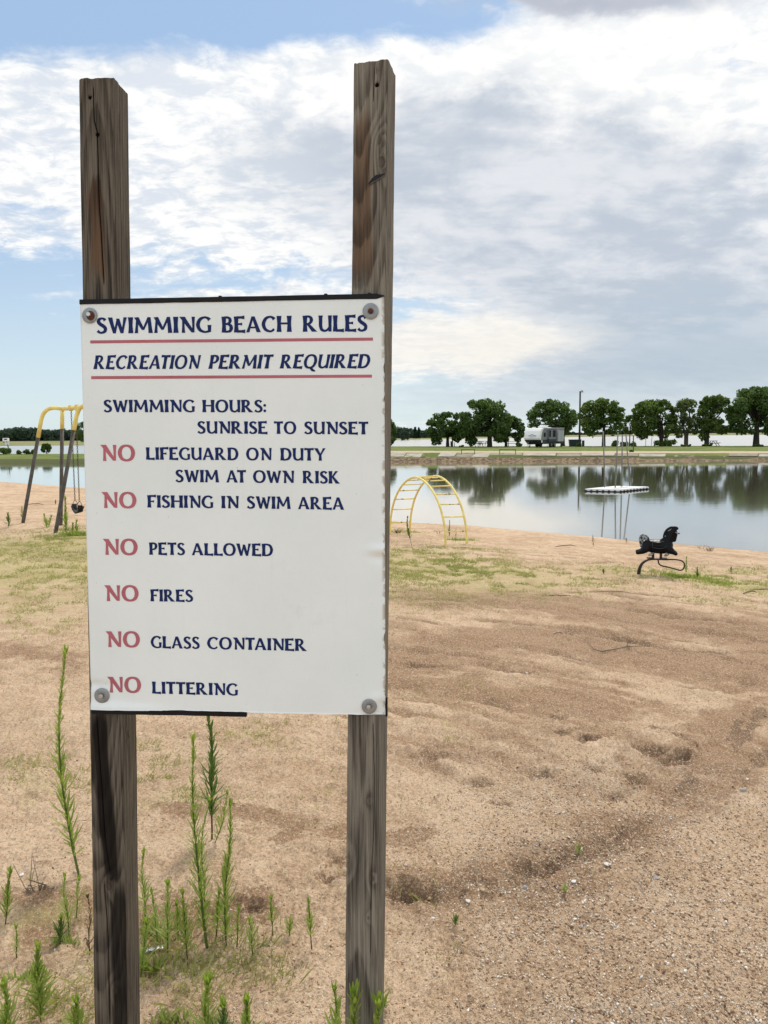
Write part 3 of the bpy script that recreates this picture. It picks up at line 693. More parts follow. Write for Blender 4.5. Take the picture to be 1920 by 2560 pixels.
def far_woods(name, segs, seed, leaf='leaf_far'):
    """one mass of distant trees: segs = (px0, px1, row of the foot, [top rows], distance behind the shore)"""
    rng = np.random.RandomState(seed); cen = []; rad = []; cnt = []
    for x0, x1, Y, tops, zb in segs:
        n = int((x1-x0)/2.6)
        for i in range(n):
            px = x0+(x1-x0)*(i+rng.rand())/n
            top = np.interp((px-x0)/(x1-x0), np.linspace(0, 1, len(tops)), tops)+rng.uniform(-.5, 2.0)
            d = Y*rng.uniform(.97, 1.08); p = atY(px, top, d); h = p[2]-zb
            for k in range(3):
                r = h*rng.uniform(.22, .34); cen.append((p[0]+rng.uniform(-1, 1)*r, p[1]+rng.uniform(-1, 1)*r, zb+max(r*.6, (h-r)*(1-.36*k)))); rad.append(r); cnt.append(46)
    V, Fc = leaf_cloud(cen, rad, cnt, 2.3*segs[0][2]/560, rng, .9, .45)
    tag(mesh_np(name, V, Fc, M[leaf], smooth=False), 'dark band of distant trees beyond the lake', 'woods', kind='stuff')
far_woods('far_woods', [(-260, 240, 575, [1078, 1072, 1076, 1070, 1074, 1071, 1078, 1073, 1067, 1071, 1075, 1073, 1076, 1072], -.5), (240, 960, 560, [1072, 1070, 1074, 1068, 1066, 1070, 1072, 1066, 1062], -.5), (960, 1000, 470, [1060, 1062, 1066, 1070], -.5), (1000, 1120, 480, [1068, 1072, 1076, 1078, 1070, 1074, 1080], -.5),
                        (1120, 1330, 560, [1084, 1081, 1082, 1086], -.4), (1330, 1580, 760, [1082, 1078, 1083, 1080, 1076], -.2), (1580, 1960, 900, [1079, 1077, 1074, 1077, 1073, 1076, 1074, 1072], .1)], 50)
def cedar(px, top, bot, Y, seed, label):
    rng = np.random.RandomState(seed); b = atY(px, bot, Y); b[2] = -.4; s = Y/F; h = (bot-top)*s+.3
    root = thing('cedar_tree', label, 'tree', b, 0, 'cedars on the far shore')
    cen = [(0, 0, h*t) for t in np.linspace(.12, .95, 9)]; rad = [h*.20*(1.08-t) for t in np.linspace(.12, .95, 9)]
    V, Fc = leaf_cloud(cen, rad, [90]*9, 1.1, rng, 1.3, .4)
    mesh_np('crown', V, Fc, M['leaf_cedar'], root, smooth=False)
    MB().tube([(0, 0, -.2), (0, 0, h*.9)], [.22, .04], 6).build('trunk', M['bark'], root)
cedar(1038, 1070, 1096, 440, 61, 'left one of the pair of narrow dark cedars on the far shore')
cedar(1047, 1072, 1096, 442, 62, 'right one of the pair of narrow dark cedars on the far shore')
# ------------------------------------------------------------------ the sign
K = None
SC = EYE*0+np.array([-.36004774, 1.80534813, 1.57804517])
SR = np.array([[.99727602, .07343217, .00694705], [-.07364694, .99653434, .03867095], [-.00408328, -.03907724, .99922785]])
SW, SH = .726, .99
def on_sign(px, py):
    d = ray(px, py); n = SR[:, 1]; t = ((SC-EYE)@n)/(d@n); q = SR.T@(EYE+t*d-SC); return q[0], q[2]
sign = thing('beach_rules_sign', 'white swimming beach rules board bolted to two weathered wooden posts', 'sign')
sign.matrix_world = Matrix([[*map(float, SR[i]), float(SC[i])] for i in range(3)]+[[0, 0, 0, 1]])
DENTS = [(*on_sign(957, 1376), .030, .012, .007), (*on_sign(957, 1392), .03, .012, -.005), (*on_sign(236, 1712), .05, .010, -.004), (*on_sign(262, 1768), .07, .014, .005), (*on_sign(950, 1745), .022, .012, .004),
         (*on_sign(946, 1786), .05, .012, -.004), (*on_sign(330, 1772), .09, .010, .004), (*on_sign(958, 1760), .012, .02, -.005)]
def board_y(x, z):
    """how far the dented sheet bulges towards the viewer"""
    x = np.asarray(x, float); z = np.asarray(z, float); y = np.zeros_like(x)
    for dx, dz, sx, sz, a in DENTS: y = y-a*np.exp(-((x-dx)/sx)**2-((z-dz)/sz)**2)
    return y-.0009*fbm(x*5, z*5, 2, 3)
def make_board():
    nx, nz = 150, 200
    xs = np.linspace(-SW/2, SW/2, nx); zs = np.linspace(-SH/2, SH/2, nz)
    Xg, Zg = np.meshgrid(xs, zs, indexing='ij'); Xg = Xg.copy(); Zg = Zg.copy()
    chip = (np.maximum(fbm(zs*46, zs*0+3, 3, 4)-.12, 0)*.006)*((zs > .24)*(zs < .44)+(zs < -.28)*.8+.12)
    Xg[-1] -= chip; Xg[-2] -= chip*.5
    Zg[:, 0] += np.maximum(0, fbm(xs*14, xs*0+1, 3, 8))*.004
    Y = board_y(Xg, Zg)
    front = np.stack([Xg, Y, Zg], -1).reshape(-1, 3); back = np.stack([Xg, np.maximum(Y, -1)+.003, Zg], -1).reshape(-1, 3)
    idx = np.arange(nx*nz).reshape(nx, nz); q = np.stack([idx[:-1, :-1], idx[1:, :-1], idx[1:, 1:], idx[:-1, 1:]], -1).reshape(-1, 4)
    N = nx*nz; f = [q, q[:, ::-1]+N]
    for e in (idx[0], idx[-1][::-1], idx[:, 0][::-1], idx[:, -1]):
        f.append(np.stack([e[:-1], e[1:], e[1:]+N, e[:-1]+N], -1)[:, ::-1])
    m = bpy.data.materials.new('sign_paint'); m.use_nodes = True; nt = m.node_tree; b = nt.nodes['Principled BSDF']
    tc = nt.nodes.new('ShaderNodeTexCoord'); v = tc.outputs['Object']; sep = nt.nodes.new('ShaderNodeSeparateXYZ'); lk(nt, v, sep.inputs[0])
    x, z = X(nt, sep.outputs[0]), X(nt, sep.outputs[2])
    c = mix(nt, noise(nt, v, 3.5, 5, .6).step(.3, .7), (.715, .755, .735), (.765, .80, .78))
    sp = noise(nt, v, 130, 2, .5).step(.735, .76); c = mix(nt, sp*.45, c, (.30, .29, .27))
    gx, gz_ = on_sign(760, 1490)
    ghost = ((x-gx)*(x-gx)*150+(z-gz_)*(z-gz_)*40)*-1.0
    smear = ghost.exp()*noise(nt, v, 14, 5, .65).step(.48, .68); c = mix(nt, smear*.30, c, (.56, .57, .58))
    drip = noise(nt, scalev(nt, v, (30, 1, 1.2)), 2.0, 4, .6).step(.58, .78); c = mix(nt, drip*.10, c, (.50, .48, .42))
    edge = x.step(SW/2-.010, SW/2-.001)*noise(nt, v, 38, 4, .6).step(.46, .56); c = mix(nt, edge*.8, c, (.36, .30, .22))
    lk(nt, c, b.inputs['Base Color']); b.inputs['Roughness'].default_value = .42; b.inputs['Specular IOR Level'].default_value = .35
    bp = nt.nodes.new('ShaderNodeBump'); bp.inputs['Strength'].default_value = .12; bp.inputs['Distance'].default_value = .002
    lk(nt, noise(nt, v, 260, 3, .6), bp.inputs['Height']); nt.links.new(bp.outputs[0], b.inputs['Normal'])
    return mesh_np('board', np.concatenate([front, back]), np.concatenate(f), m, sign)
board = make_board()
# black edge trim: along the whole top, part of the bottom and a stub at the lower right corner
def trim(x0, x1, z, h, y0, y1, mitre=0.0):
    n = 40; mb = MB(); base = None
    for i in range(n+1):
        x = x0+(x1-x0)*i/n; yo = float(board_y(x, z))*.6; hh = h*(1+.06*float(vnoise(np.array([x*30.]), np.array([2.]))[0]))
        if mitre and x > x1-mitre: hh *= max(.12, (x1-x)/mitre)
        vs = [(x, y0+yo, z-hh*.55), (x, y0+yo, z+hh*.45), (x, y1, z+hh*.45), (x, y1, z-hh*.55)]
        mb.v += vs
        if i:
            b = (i-1)*4
            for k in range(4): mb.f.append((b+k, b+(k+1) % 4, b+4+(k+1) % 4, b+4+k))
    mb.f += [(0, 1, 2, 3), (n*4+3, n*4+2, n*4+1, n*4)]
    return mb
M['trim'] = mat('trim_plastic', (.006, .006, .007), .5, var=.3, vscale=30)
trim(-SW/2-.001, SW/2+.001, SH/2-.002, .0115, -.0022, .006, .012).build('edge_trim', M['trim'], sign, bevel=.0008)
bx = on_sign(616, 1780)[0]
trim(-SW/2+.001, bx, -SH/2-.004, .0115, -.0018, .009).build('edge_trim', M['trim'], sign, bevel=.0008)
MB().box((SW/2+.0025, .004, -SH/2+.020), (.005, .010, .046)).build('edge_trim', M['trim'], sign, bevel=.0008)
for px_ in (549.6, 814, 923):
    x_ = on_sign(px_, 742)[0]; MB().tube([(x_, .003, SH/2), (x_, .003, SH/2+.006)], [.006, .004], 8).build('screw', M['trim'], sign)
# ---- lettering: flared capitals drawn as tapered strokes
def st(x0, y0, x1, y1, w, a=None, b=None, n=10):
    """straight stem with flared ends, cut level; widths measured across"""
    a = w*1.36 if a is None else a; b = w*1.36 if b is None else b
    hz = abs(x1-x0) > abs(y1-y0)*2.2
    o = []
    for i in range(n+1):
        t = i/n; ww = w+(a-w)*max(0, 1-2*t)**1.5+(b-w)*max(0, 2*t-1)**1.5
        x, y = x0+(x1-x0)*t, y0+(y1-y0)*t
        if hz: o.append(((x, y-ww/2), (x, y+ww/2)))
        else:
            k = math.hypot(x1-x0, y1-y0)/abs(y1-y0); ww2 = ww*(1+(k-1)*.75)
            o.append(((x-ww2/2, y), (x+ww2/2, y)))
    return o
def cv(*p, closed=False):
    c = catmull(p, 9, closed)
    if closed: c = np.vstack([c, c[:1]])
    o = []
    for i in range(len(c)):
        if closed: t = c[(i+1) % (len(c)-1)]-c[(i-1) % (len(c)-1)]
        else: t = c[min(i+1, len(c)-1)]-c[max(i-1, 0)]
        t = t[:2]/(np.hypot(*t[:2])+1e-9); n = np.array([-t[1], t[0]])*c[i][2]/2
        o.append((tuple(c[i][:2]-n), tuple(c[i][:2]+n)))
    return o
S_, T_ = .238, .158
ring = lambda dx=0: cv((.49, .955, 0.135), (.77, .84, 0.193), (.885, .5, 0.234), (.77, .16, 0.193), (.49, .045, 0.135), (.21, .16, 0.193), (.095, .5, 0.234), (.21, .84, 0.193), closed=True)
stem = lambda x, w=S_: st(x, 0, x, 1, w)
bar = lambda x0, y, x1, w=T_, e=.235: st(x0, y, x1, y, w, w, e)
cee = lambda: cv((.80, .79, 0.246), (.70, .90, 0.164), (.50, .95, 0.135), (.24, .83, 0.199), (.10, .5, 0.234), (.22, .18, 0.199), (.48, .05, 0.135), (.66, .08, 0.135), (.79, .19, 0.152))
GL = {
 'A': [st(.09, 0, .42, .99, 0.157, .21, .16), st(.80, 0, .44, .99, 0.220, .27, .2), bar(.22, .30, .66, .11, .11)],
 'B': [stem(.12), cv((.12, .94, 0.135), (.34, .945, 0.140), (.49, .87, 0.187), (.525, .75, 0.216), (.46, .60, 0.164), (.30, .535, 0.129), (.12, .535, 0.129)), cv((.2, .53, 0.129), (.38, .525, 0.140), (.55, .43, 0.199), (.59, .28, 0.234), (.53, .12, 0.193), (.36, .055, 0.135), (.12, .06, 0.135))],
 'C': [cee()],
 'D': [stem(.12), cv((.12, .94, 0.135), (.36, .945, 0.140), (.63, .83, 0.199), (.745, .5, 0.234), (.63, .17, 0.199), (.36, .055, 0.140), (.12, .06, 0.135))],
 'E': [stem(.12), bar(.15, .935, 0.655), bar(.15, .52, .50, .11, .19), bar(.15, .063, 0.702)],
 'F': [stem(.12), bar(.15, .935, 0.667), bar(.15, .50, .50, .11, .19)],
 'G': [cv((.81, .79, 0.246), (.70, .90, 0.164), (.50, .95, 0.135), (.24, .83, 0.199), (.10, .5, 0.234), (.22, .18, 0.199), (.48, .05, 0.135), (.66, .06, 0.135), (.80, .10, 0.152)), st(.80, .04, .80, .48, 0.203, .18, .25)],
 'H': [stem(.12), stem(.78), bar(.15, .53, .76, .12, .12)],
 'I': [stem(.12)],
 'K': [stem(.12), st(.24, .46, .62, 1, 0.151, .13, .22), st(.72, 0, .26, .60, 0.220, .30, .14)],
 'L': [stem(.12), bar(.15, .063, 0.679)],
 'M': [st(.08, 0, .16, 1, 0.151, .21, .13), st(.10, .985, .50, .20, 0.220, .27, .14), st(.50, .20, .86, .985, 0.139, .12, .16), st(.96, 0, .87, 1, 0.220, .27, .2)],
 'N': [st(.13, 0, .13, .98, 0.145, .21, .12), st(.06, 1, .72, .02, 0.232, .30, .16), st(.74, .02, .74, 1, 0.145, .12, .21)],
 'O': [ring()],
 'P': [stem(.12), cv((.12, .94, 0.135), (.34, .945, 0.140), (.51, .86, 0.199), (.555, .70, 0.228), (.49, .53, 0.181), (.33, .445, 0.129), (.12, .44, 0.129))],
 'Q': [ring(), cv((.46, .10, 0.070), (.62, .0, 0.175), (.78, -.13, 0.175), (1.0, -.20, 0.082))],
 'R': [stem(.12), cv((.12, .94, 0.135), (.34, .945, 0.140), (.49, .87, 0.187), (.53, .72, 0.222), (.46, .56, 0.170), (.30, .48, 0.129), (.12, .475, 0.129)), st(.74, 0, .30, .50, 0.220, .29, .14)],
 'S': [cv((.56, .82, 0.234), (.47, .91, 0.152), (.33, .945, 0.135), (.18, .87, 0.193), (.14, .73, 0.222), (.24, .59, 0.222), (.42, .47, 0.222), (.55, .33, 0.216), (.53, .15, 0.199), (.36, .05, 0.140), (.20, .06, 0.140), (.07, .17, 0.199))],
 'T': [st(.0, .93, .74, .93, 0.145, .20, .20), stem(.37)],
 'U': [cv((.12, 1, 0.316), (.12, .86, 0.246), (.12, .62, 0.228), (.12, .38, 0.222), (.18, .15, 0.199), (.37, .05, 0.140), (.54, .10, 0.140), (.68, .24, 0.140)), st(.73, 0, .73, 1, 0.203, .2, .26)],
 'W': [st(.05, 1, .30, .0, 0.220, .28, .17), st(.31, .0, .53, .92, 0.139, .15, .13), st(.52, .92, .77, .0, 0.220, .2, .17), st(.78, .0, .99, 1, 0.145, .15, .22)],
 'Y': [st(.03, 1, .36, .43, 0.220, .28, .19), st(.69, 1, .38, .43, 0.145, .22, .12), st(.37, 0, .37, .48, 0.220, .27, .19)],
 ':': [cv(*[(.13+.055*math.cos(a), .12+.055*math.sin(a), .11) for a in np.linspace(0, 2*math.pi, 8, endpoint=False)], closed=True), cv(*[(.13+.055*math.cos(a), .56+.055*math.sin(a), .11) for a in np.linspace(0, 2*math.pi, 8, endpoint=False)], closed=True)],
}
KERN = {'LA': 0, 'AT': -.10, 'TA': -.08, 'RA': -.02, 'OW': -.02, 'WE': .0, 'TY': -.04, 'ON': .02, 'NO': .02, 'EA': .0, 'LT': -.03, 'LO': -.02, 'PE': 0}
def word(s):
    """list of strokes with x advancing, and the total width"""
    out = []; x = 0; prev = ''
    for ch in s:
        g = GL[ch]; xs = [q[0] for stt in g for pr in stt for q in pr]; x0, x1 = min(xs), max(xs)
        if prev: x += .055+KERN.get(prev+ch, 0)
        out += [[((a[0]-x0+x, a[1]), (b[0]-x0+x, b[1])) for a, b in stt] for stt in g]
        x += x1-x0; prev = ch
    return out, x
def letters(name, words, m, italic=0.0, label=None):
    """words: (text, left px, right px, baseline py left, right, cap height px)"""
    for wd in words: one_word(name, wd, m, italic, label)
def one_word(name, wd, m, italic, label):
    V = []; Fc = []; lay = 0
    for s, xl, xr, yl, yr, hl, hr in (wd,):
        st_, w = word(s)
        a = np.array(on_sign(xl, yl)); b = np.array(on_sign(xr, yr)); ta = np.array(on_sign(xl, yl-hl)); tb = np.array(on_sign(xr, yr-hr))
        h = ((ta-a)[1]+(tb-b)[1])/2
        wid = (b-a)[0]-italic*h
        for stt in st_:
            base = len(V); lay = (lay+1) % 9
            for pr in stt:
                for q in pr:
                    t = q[0]/w; x = a[0]+t*wid+italic*q[1]*h; z = a[1]+(b-a)[1]*t+q[1]*h
                    V.append((x, z, lay))
            for i in range(len(stt)-1): Fc.append((base+2*i, base+2*i+1, base+2*i+3, base+2*i+2))
    V = np.array(V); y = board_y(V[:, 0], V[:, 1])-.0005-V[:, 2]*.00004
    o = mesh_np(name, np.stack([V[:, 0], y, V[:, 1]], -1), np.array(Fc), m, board, smooth=False)
    if label: o['label'] = label+' ('+wd[0]+')'
    return o
BL, RD = M['blue_letter'], M['red_letter']
letters('lettering', [('SWIMMING', 241.5, 529, 833.8, 831.5, 40, 40), ('BEACH', 554, 729.8, 831.4, 829.6, 40, 40), ('RULES', 756.8, 918.6, 829.6, 828.2, 40.3, 40.5)], BL, 0, 'large navy title lettering SWIMMING BEACH RULES')
letters('lettering', [('RECREATION', 233.2, 503.5, 922.8, 922.0, 33.8, 34.5), ('PERMIT', 520.5, 685, 922.0, 921.3, 34.5, 34.5), ('REQUIRED', 699, 929, 921.3, 920.2, 34.5, 34.8)], BL, .2, 'slanted navy lettering RECREATION PERMIT REQUIRED')
letters('lettering', [('SWIMMING', 259, 487.6, 1030.4, 1030.4, 31, 31), ('HOURS:', 505.8, 665.6, 1030.5, 1030.8, 31, 31)], BL)
letters('lettering', [('SUNRISE', 493.4, 668.8, 1083.8, 1084.6, 31, 31), ('TO', 685.2, 740.9, 1084.7, 1085, 31, 31), ('SUNSET', 760.3, 920.7, 1085, 1086, 31, 31.3)], BL)
letters('lettering', [('LIFEGUARD', 365.1, 596.4, 1149, 1150.4, 31, 31), ('ON', 615.4, 679.6, 1150.5, 1150.8, 31, 31), ('DUTY', 700.8, 814.7, 1151, 1151.8, 31, 31)], BL)
letters('lettering', [('SWIM', 438.5, 547.7, 1205.2, 1206, 31, 31), ('AT', 565.8, 615.4, 1206.2, 1206.6, 31, 31), ('OWN', 632.8, 735.6, 1206.8, 1207.8, 31, 31), ('RISK', 756.8, 850.2, 1208, 1209, 31, 31)], BL)
letters('lettering', [('FISHING', 368.3, 533.8, 1268.7, 1270.3, 31, 31), ('IN', 553.4, 597.3, 1270.5, 1271, 31, 31), ('SWIM', 617, 727, 1271.2, 1272.6, 31, 31), ('AREA', 745, 860.6, 1272.8, 1274.4, 31, 31)], BL)
letters('lettering', [('PETS', 373, 462.6, 1386.7, 1387.7, 30.5, 30.5), ('ALLOWED', 479.4, 682.8, 1388, 1390.2, 30.5, 30.5)], BL)
letters('lettering', [('FIRES', 376.2, 482.8, 1503.2, 1504.6, 30, 30)], BL)
letters('lettering', [('GLASS', 377.2, 499.6, 1619.6, 1622, 30, 30), ('CONTAINER', 518, 767.9, 1622.3, 1627.5, 30, 30.3)], BL)
letters('lettering', [('LITTERING', 380.3, 595.4, 1733.5, 1738.8, 30, 30)], BL)
for xl, xr, y, h in ((251.5, 338.2, 1152.2, 40.3), (254.4, 341.4, 1269.9, 40), (257.8, 344.6, 1387, 40), (261.3, 347.1, 1502.5, 39.5), (264.8, 350.3, 1617.7, 39.5), (268.6, 353.4, 1731.3, 39.3)):
    letters('warning_word', [('NO', xl, xr, y, y+.6, h, h)], RD)
def rule(p):
    c = [on_sign(*q) for q in p]; n = 40; V = []; Fc = []
    for i in range(n+1):
        t = i/n
        for a, b in ((c[0], c[1]), (c[2], c[3])):
            V.append((a[0]+(b[0]-a[0])*t, a[1]+(b[1]-a[1])*t))
        if i: Fc.append((2*i-2, 2*i-1, 2*i+1, 2*i))
    V = np.array(V); y = board_y(V[:, 0], V[:, 1])-.0005
    mesh_np('underline', np.stack([V[:, 0], y, V[:, 1]], -1), np.array(Fc), RD, board, smooth=False)
rule([(225.6, 858.5), (932.4, 851.6), (225.6, 851.0), (932.4, 844.0)])
rule([(228.1, 947.9), (929.8, 944.0), (228.1, 940.4), (929.8, 936.7)])
# ---- washers and bolts
def washer(px, py, rpx, bolt_dx, bolt_dy, bmat, ring_rust=False):
    x, z = on_sign(px, py); r = abs(on_sign(px+rpx, py)[0]-x); y = float(board_y(x, z)); mb = MB(); n = 40
    prof = [(.30, 0), (.97, 0), (1.0, .0006), (1.0, .0020), (.96, .0026), (.34, .0026), (.30, .0022)]
    for i in range(n):
        a = 2*math.pi*i/n
        for rr, t in prof: mb.v.append((x+r*rr*math.cos(a), y-.0008-t, z+r*rr*math.sin(a)))
    k = len(prof)
    for i in range(n):
        j = (i+1) % n
        for q in range(k): mb.f.append((i*k+q, i*k+(q+1) % k, j*k+(q+1) % k, j*k+q))
    o = mb.build('washer', M['steel'], sign, smooth=True)
    hb = MB(); bx_, bz_ = x+bolt_dx, z+bolt_dy; rb = r*.32
    hb.v = []; ang = [math.pi/6+math.pi/3*i for i in range(6)]
    ys = [(0.0, 1.0), (-.0075, 1.0), (-.009, .86), (-.0092, .5)]
    for yy, s in ys:
        for a in ang: hb.v.append((bx_+rb*s*math.cos(a), y+yy-.001, bz_+rb*s*math.sin(a)))
    for L in range(len(ys)-1):
        for i in range(6): hb.f.append((L*6+i, L*6+(i+1) % 6, L*6+6+(i+1) % 6, L*6+6+i))
    hb.f.append(tuple((len(ys)-1)*6+i for i in range(6)))
    bo = hb.build('bolt', bmat, o)
    if ring_rust:
        rr = MB(); 
        for i in range(24):
            a = 2*math.pi*i/24; rr.v.append((x+r*.62*math.cos(a)*.9+.003, y-.0039, z+r*.62*math.sin(a)-.001))
        rr.f.append(tuple(range(24))); rr.build('rust_stain', M['rust'], o)
washer(225, 789, 18.7, -.0007, .002, M['bolt'], True)
washer(926.8, 778.4, 20, .0, .0, M['rust'])
washer(255.3, 1738.6, 18.6, 0, 0, M['bolt'])
washer(923.3, 1765.2, 19, -.001, 0, M['bolt'])
# ---- the two posts: sawn from a log, with growth rings, knots, cracks and stains
def post(x0z, slope, w, d, ztop, zbot, pith, knots, cracks, stains, holes, seed, tint, yaw=0.0):
    """x0z: left edge at local z=0; edge moves by slope per metre up"""
    nu, nv = 56, 900
    zs = np.linspace(zbot, ztop, nv)
    faces = []; V = []; A = {'ring': [], 'crack': [], 'stain': [], 'warm': []}; base = 0
    rad = .006
    def section():
        # rounded-corner outline with its (u) resolution
        pts = []
        def edge(a, b, n):
            for t in np.linspace(0, 1, n, endpoint=False): pts.append((a[0]+(b[0]-a[0])*t, a[1]+(b[1]-a[1])*t))
        def corner(cx, cy, a0):
            for t in np.linspace(0, math.pi/2, 5, endpoint=False): pts.append((cx+rad*math.cos(a0+t), cy+rad*math.sin(a0+t)))
        edge((rad, 0), (w-rad, 0), nu); corner(w-rad, rad, -math.pi/2)
        edge((w, rad), (w, d-rad), nu); corner(w-rad, d-rad, 0)
        edge((w-rad, d), (rad, d), 14); corner(rad, d-rad, math.pi/2)
        edge((0, d-rad), (0, rad), 20); corner(rad, rad, math.pi)
        return np.array(pts)
    sec = section(); n = len(sec)
    U, Z = np.meshgrid(np.arange(n), zs, indexing='ij')
    sx = sec[:, 0][:, None]+0*Z; sy = sec[:, 1][:, None]+0*Z
    # growth rings about a pith line that drifts along the post
    pxc, pyc, ps, pdz = pith
    cx = pxc+ps*(Z-pdz)+.006*fbm(Z*2.2, Z*0+seed, 2, seed); yaw_ = yaw; cy = pyc+.05*np.sin((Z-pdz)*1.15+seed)
    rr = np.hypot(sx-cx, (sy-cy))
    rr = rr+.0009*fbm(sx*40+seed, Z*1.6, 3, seed+1)+.0006*fbm(sx*160, Z*4, 2, seed+2)
    kn = np.zeros_like(Z)
    for kx, kz, kr, face in knots:
        on = 1.0/(1+np.exp((sy-.012)/.004)) if face == 'front' else 1.0/(1+np.exp((w-.012-sx)/.004))
        q = sx if face == 'front' else sy
        e = ((q-kx)/kr)**2+((Z-kz)/(kr*1.5))**2
        rr = rr+kr*.95*np.exp(-(((q-kx)/(kr*2.1))**2+((Z-kz)/(kr*4.2))**2))*on
        kn = np.maximum(kn, np.exp(-e*1.1)*on)
        rr = np.where(e*on+9*(1-on) < 1.3, rr+np.sqrt(np.maximum(e, 0))*kr*.7, rr)
    ringw = .0058
    ph = (rr/ringw) % 1.0
    ring = sstep(.15, .78, ph)*(1-sstep(.88, 1.0, ph))
    fibre = fbm(sx*420+seed*3, Z*5+sy*260, 3, seed+3)*.5+.5
    crack = np.zeros_like(Z); push = np.zeros_like(Z)
    for face, pl, cw in cracks:
        pl = np.array(pl, float); cxz = np.interp(Z, pl[:, 1][np.argsort(pl[:, 1])], pl[:, 0][np.argsort(pl[:, 1])])
        q = sx if face == 'front' else sy
        on = (sy < .004) if face == 'front' else (sx > w-.004)
        lo, hi = pl[:, 1].min(), pl[:, 1].max()
        fade = sstep(lo, lo+.03, Z)*(1-sstep(hi-.03, hi, Z))
        c = np.exp(-((q-cxz-.0012*fbm(Z*11, Z*0, 3, seed+7))/(cw*(.4+.6*fade)))**2)*on*(fade > 0.01)*np.minimum(1, fade*2)
        crack = np.maximum(crack, c)
    stain = np.zeros_like(Z); warm = np.zeros_like(Z)
    wz = .10*fbm(sx*30, Z*3, 3, seed+9)
    for typ, face, zx, hw, soft in stains:
        zx = np.array(zx, float); o = np.argsort(zx[:, 0]); c0 = np.interp(Z, zx[o, 0], zx[o, 1]); hwid = np.interp(Z, zx[o, 0], zx[o, 2]) 
        on = (sy < .006) if face == 'front' else (sx > w-.006)
        t = (1-sstep(hwid*.8, hwid*1.1+soft, abs(sx-c0+.004*fbm(sx*60, Z*9, 3, seed+11))))*on
        t = t*sstep(zx[:, 0].min(), zx[:, 0].min()+.06, Z+wz*.4)*(1-sstep(zx[:, 0].max()-.06, zx[:, 0].max(), Z+wz*.4))
        if typ == 'dark': stain = np.maximum(stain, t*hw)
        else: warm = np.maximum(warm, t*hw)
    for hx, hz_, hr in holes:
        hh = (1-sstep(hr*.75, hr*1.05, np.hypot(sx-hx, Z-hz_)))*(sy < .004); crack = np.maximum(crack, hh)
    # weathering: late wood stands proud, cracks cut in, edges wander
    depth = -.0004*(1-ring)-.006*crack-.0004*fibre-.0012*np.maximum(0, kn-.5)+.0010*fbm(sx*8, Z*4+sy*8, 3, seed+13)
    nrm = np.zeros((n, 2))
    t = np.roll(sec, -1, 0)-np.roll(sec, 1, 0); nrm[:, 0] = t[:, 1]; nrm[:, 1] = -t[:, 0]; nrm /= np.linalg.norm(nrm, axis=1)[:, None]
    lx = sx+nrm[:, 0][:, None]*depth-w; ly = sy+nrm[:, 1][:, None]*depth          # turned about its front right edge
    gx = x0z+slope*Z+w+lx*math.cos(yaw)-ly*math.sin(yaw); gy = .0042+lx*math.sin(yaw)+ly*math.cos(yaw)
    gzv = Z.copy(); gzv[:, -1] += .003*fbm(sec[:, 0]*90, sec[:, 1]*90, 3, seed+15)
    P = np.stack([gx, gy, gzv], -1)
    idx = np.arange(n*nv).reshape(n, nv); i2 = np.roll(idx, -1, 0)
    f = np.stack([idx[:, :-1], i2[:, :-1], i2[:, 1:], idx[:, 1:]], -1).reshape(-1, 4)
    V = P.reshape(-1, 3); att = {'ring': ring, 'crack': crack, 'stain': stain, 'warm': warm, 'knot': kn}
    # end-grain cap: a fan of quads to an inner ring then centre
    c = np.array([[x0z+slope*ztop+w/2, .0042+d/2, ztop+.001]])
    capi = np.full(n, len(V)); V = np.concatenate([V, c])
    f = np.concatenate([f, np.stack([idx[:, -1], i2[:, -1], capi, capi], -1)[:, :4]]) if False else f
    att = {k: np.concatenate([q.ravel(), [.5 if k == 'ring' else 0]]) for k, q in att.items()}
    o = mesh_np('post', V, f, None, sign, attrs=att)
    cap = MB(); cap.v = [tuple(q) for q in P[:, -1]]; cap.f = [tuple(range(n))]
    m = bpy.data.materials.new('weathered_post'); m.use_nodes = True; nt = m.node_tree; b = nt.nodes['Principled BSDF']
    b.inputs['Roughness'].default_value = .9; b.inputs['Specular IOR Level'].default_value = .05
    tc = nt.nodes.new('ShaderNodeTexCoord'); v = tc.outputs['Object']
    fib = noise(nt, scalev(nt, v, (1, 1, .016)), 190, 5, .75); blot = noise(nt, scalev(nt, v, (1, 1, .22)), 22, 5, .6)
    pale, dk = tint
    cc = mix(nt, (attr(nt, 'ring')*.40+fib.step(.38, .62)*.62-.06+(blot-.5)*.55).clamp(), pale, dk)
    cc = mix(nt, attr(nt, 'warm')*.8, cc, mix(nt, attr(nt, 'ring'), (.125, .066, .034), (.060, .032, .018)))
    cc = mix(nt, blot.step(.50, .75)*.32, cc, (.045, .043, .040))
    cc = mix(nt, attr(nt, 'stain')*.97, cc, mix(nt, fib, (.014, .011, .009), (.005, .004, .004)))
    cc = mix(nt, (attr(nt, 'knot')-.35).clamp()*.9, cc, (.040, .030, .022))
    cc = mix(nt, attr(nt, 'crack').step(.25, .8), cc, (.006, .005, .005))
    lk(nt, cc, b.inputs['Base Color'])
    bp = nt.nodes.new('ShaderNodeBump'); bp.inputs['Strength'].default_value = .5; bp.inputs['Distance'].default_value = .0015
    lk(nt, fib, bp.inputs['Height']); nt.links.new(bp.outputs[0], b.inputs['Normal'])
    o.data.materials.append(m)
    cp = cap.build('end_grain', m, o)
    return o
Ps = lambda px, py, x0, sl: (on_sign(px, py)[0]-x0-sl*on_sign(px, py)[1], on_sign(px, py)[1])
LX, LS = -.3660, .01095
RX, RS = .2757, .0151
def lp(px, py): return Ps(px, py, LX, LS)
def rp(px, py): return Ps(px, py, RX, RS)
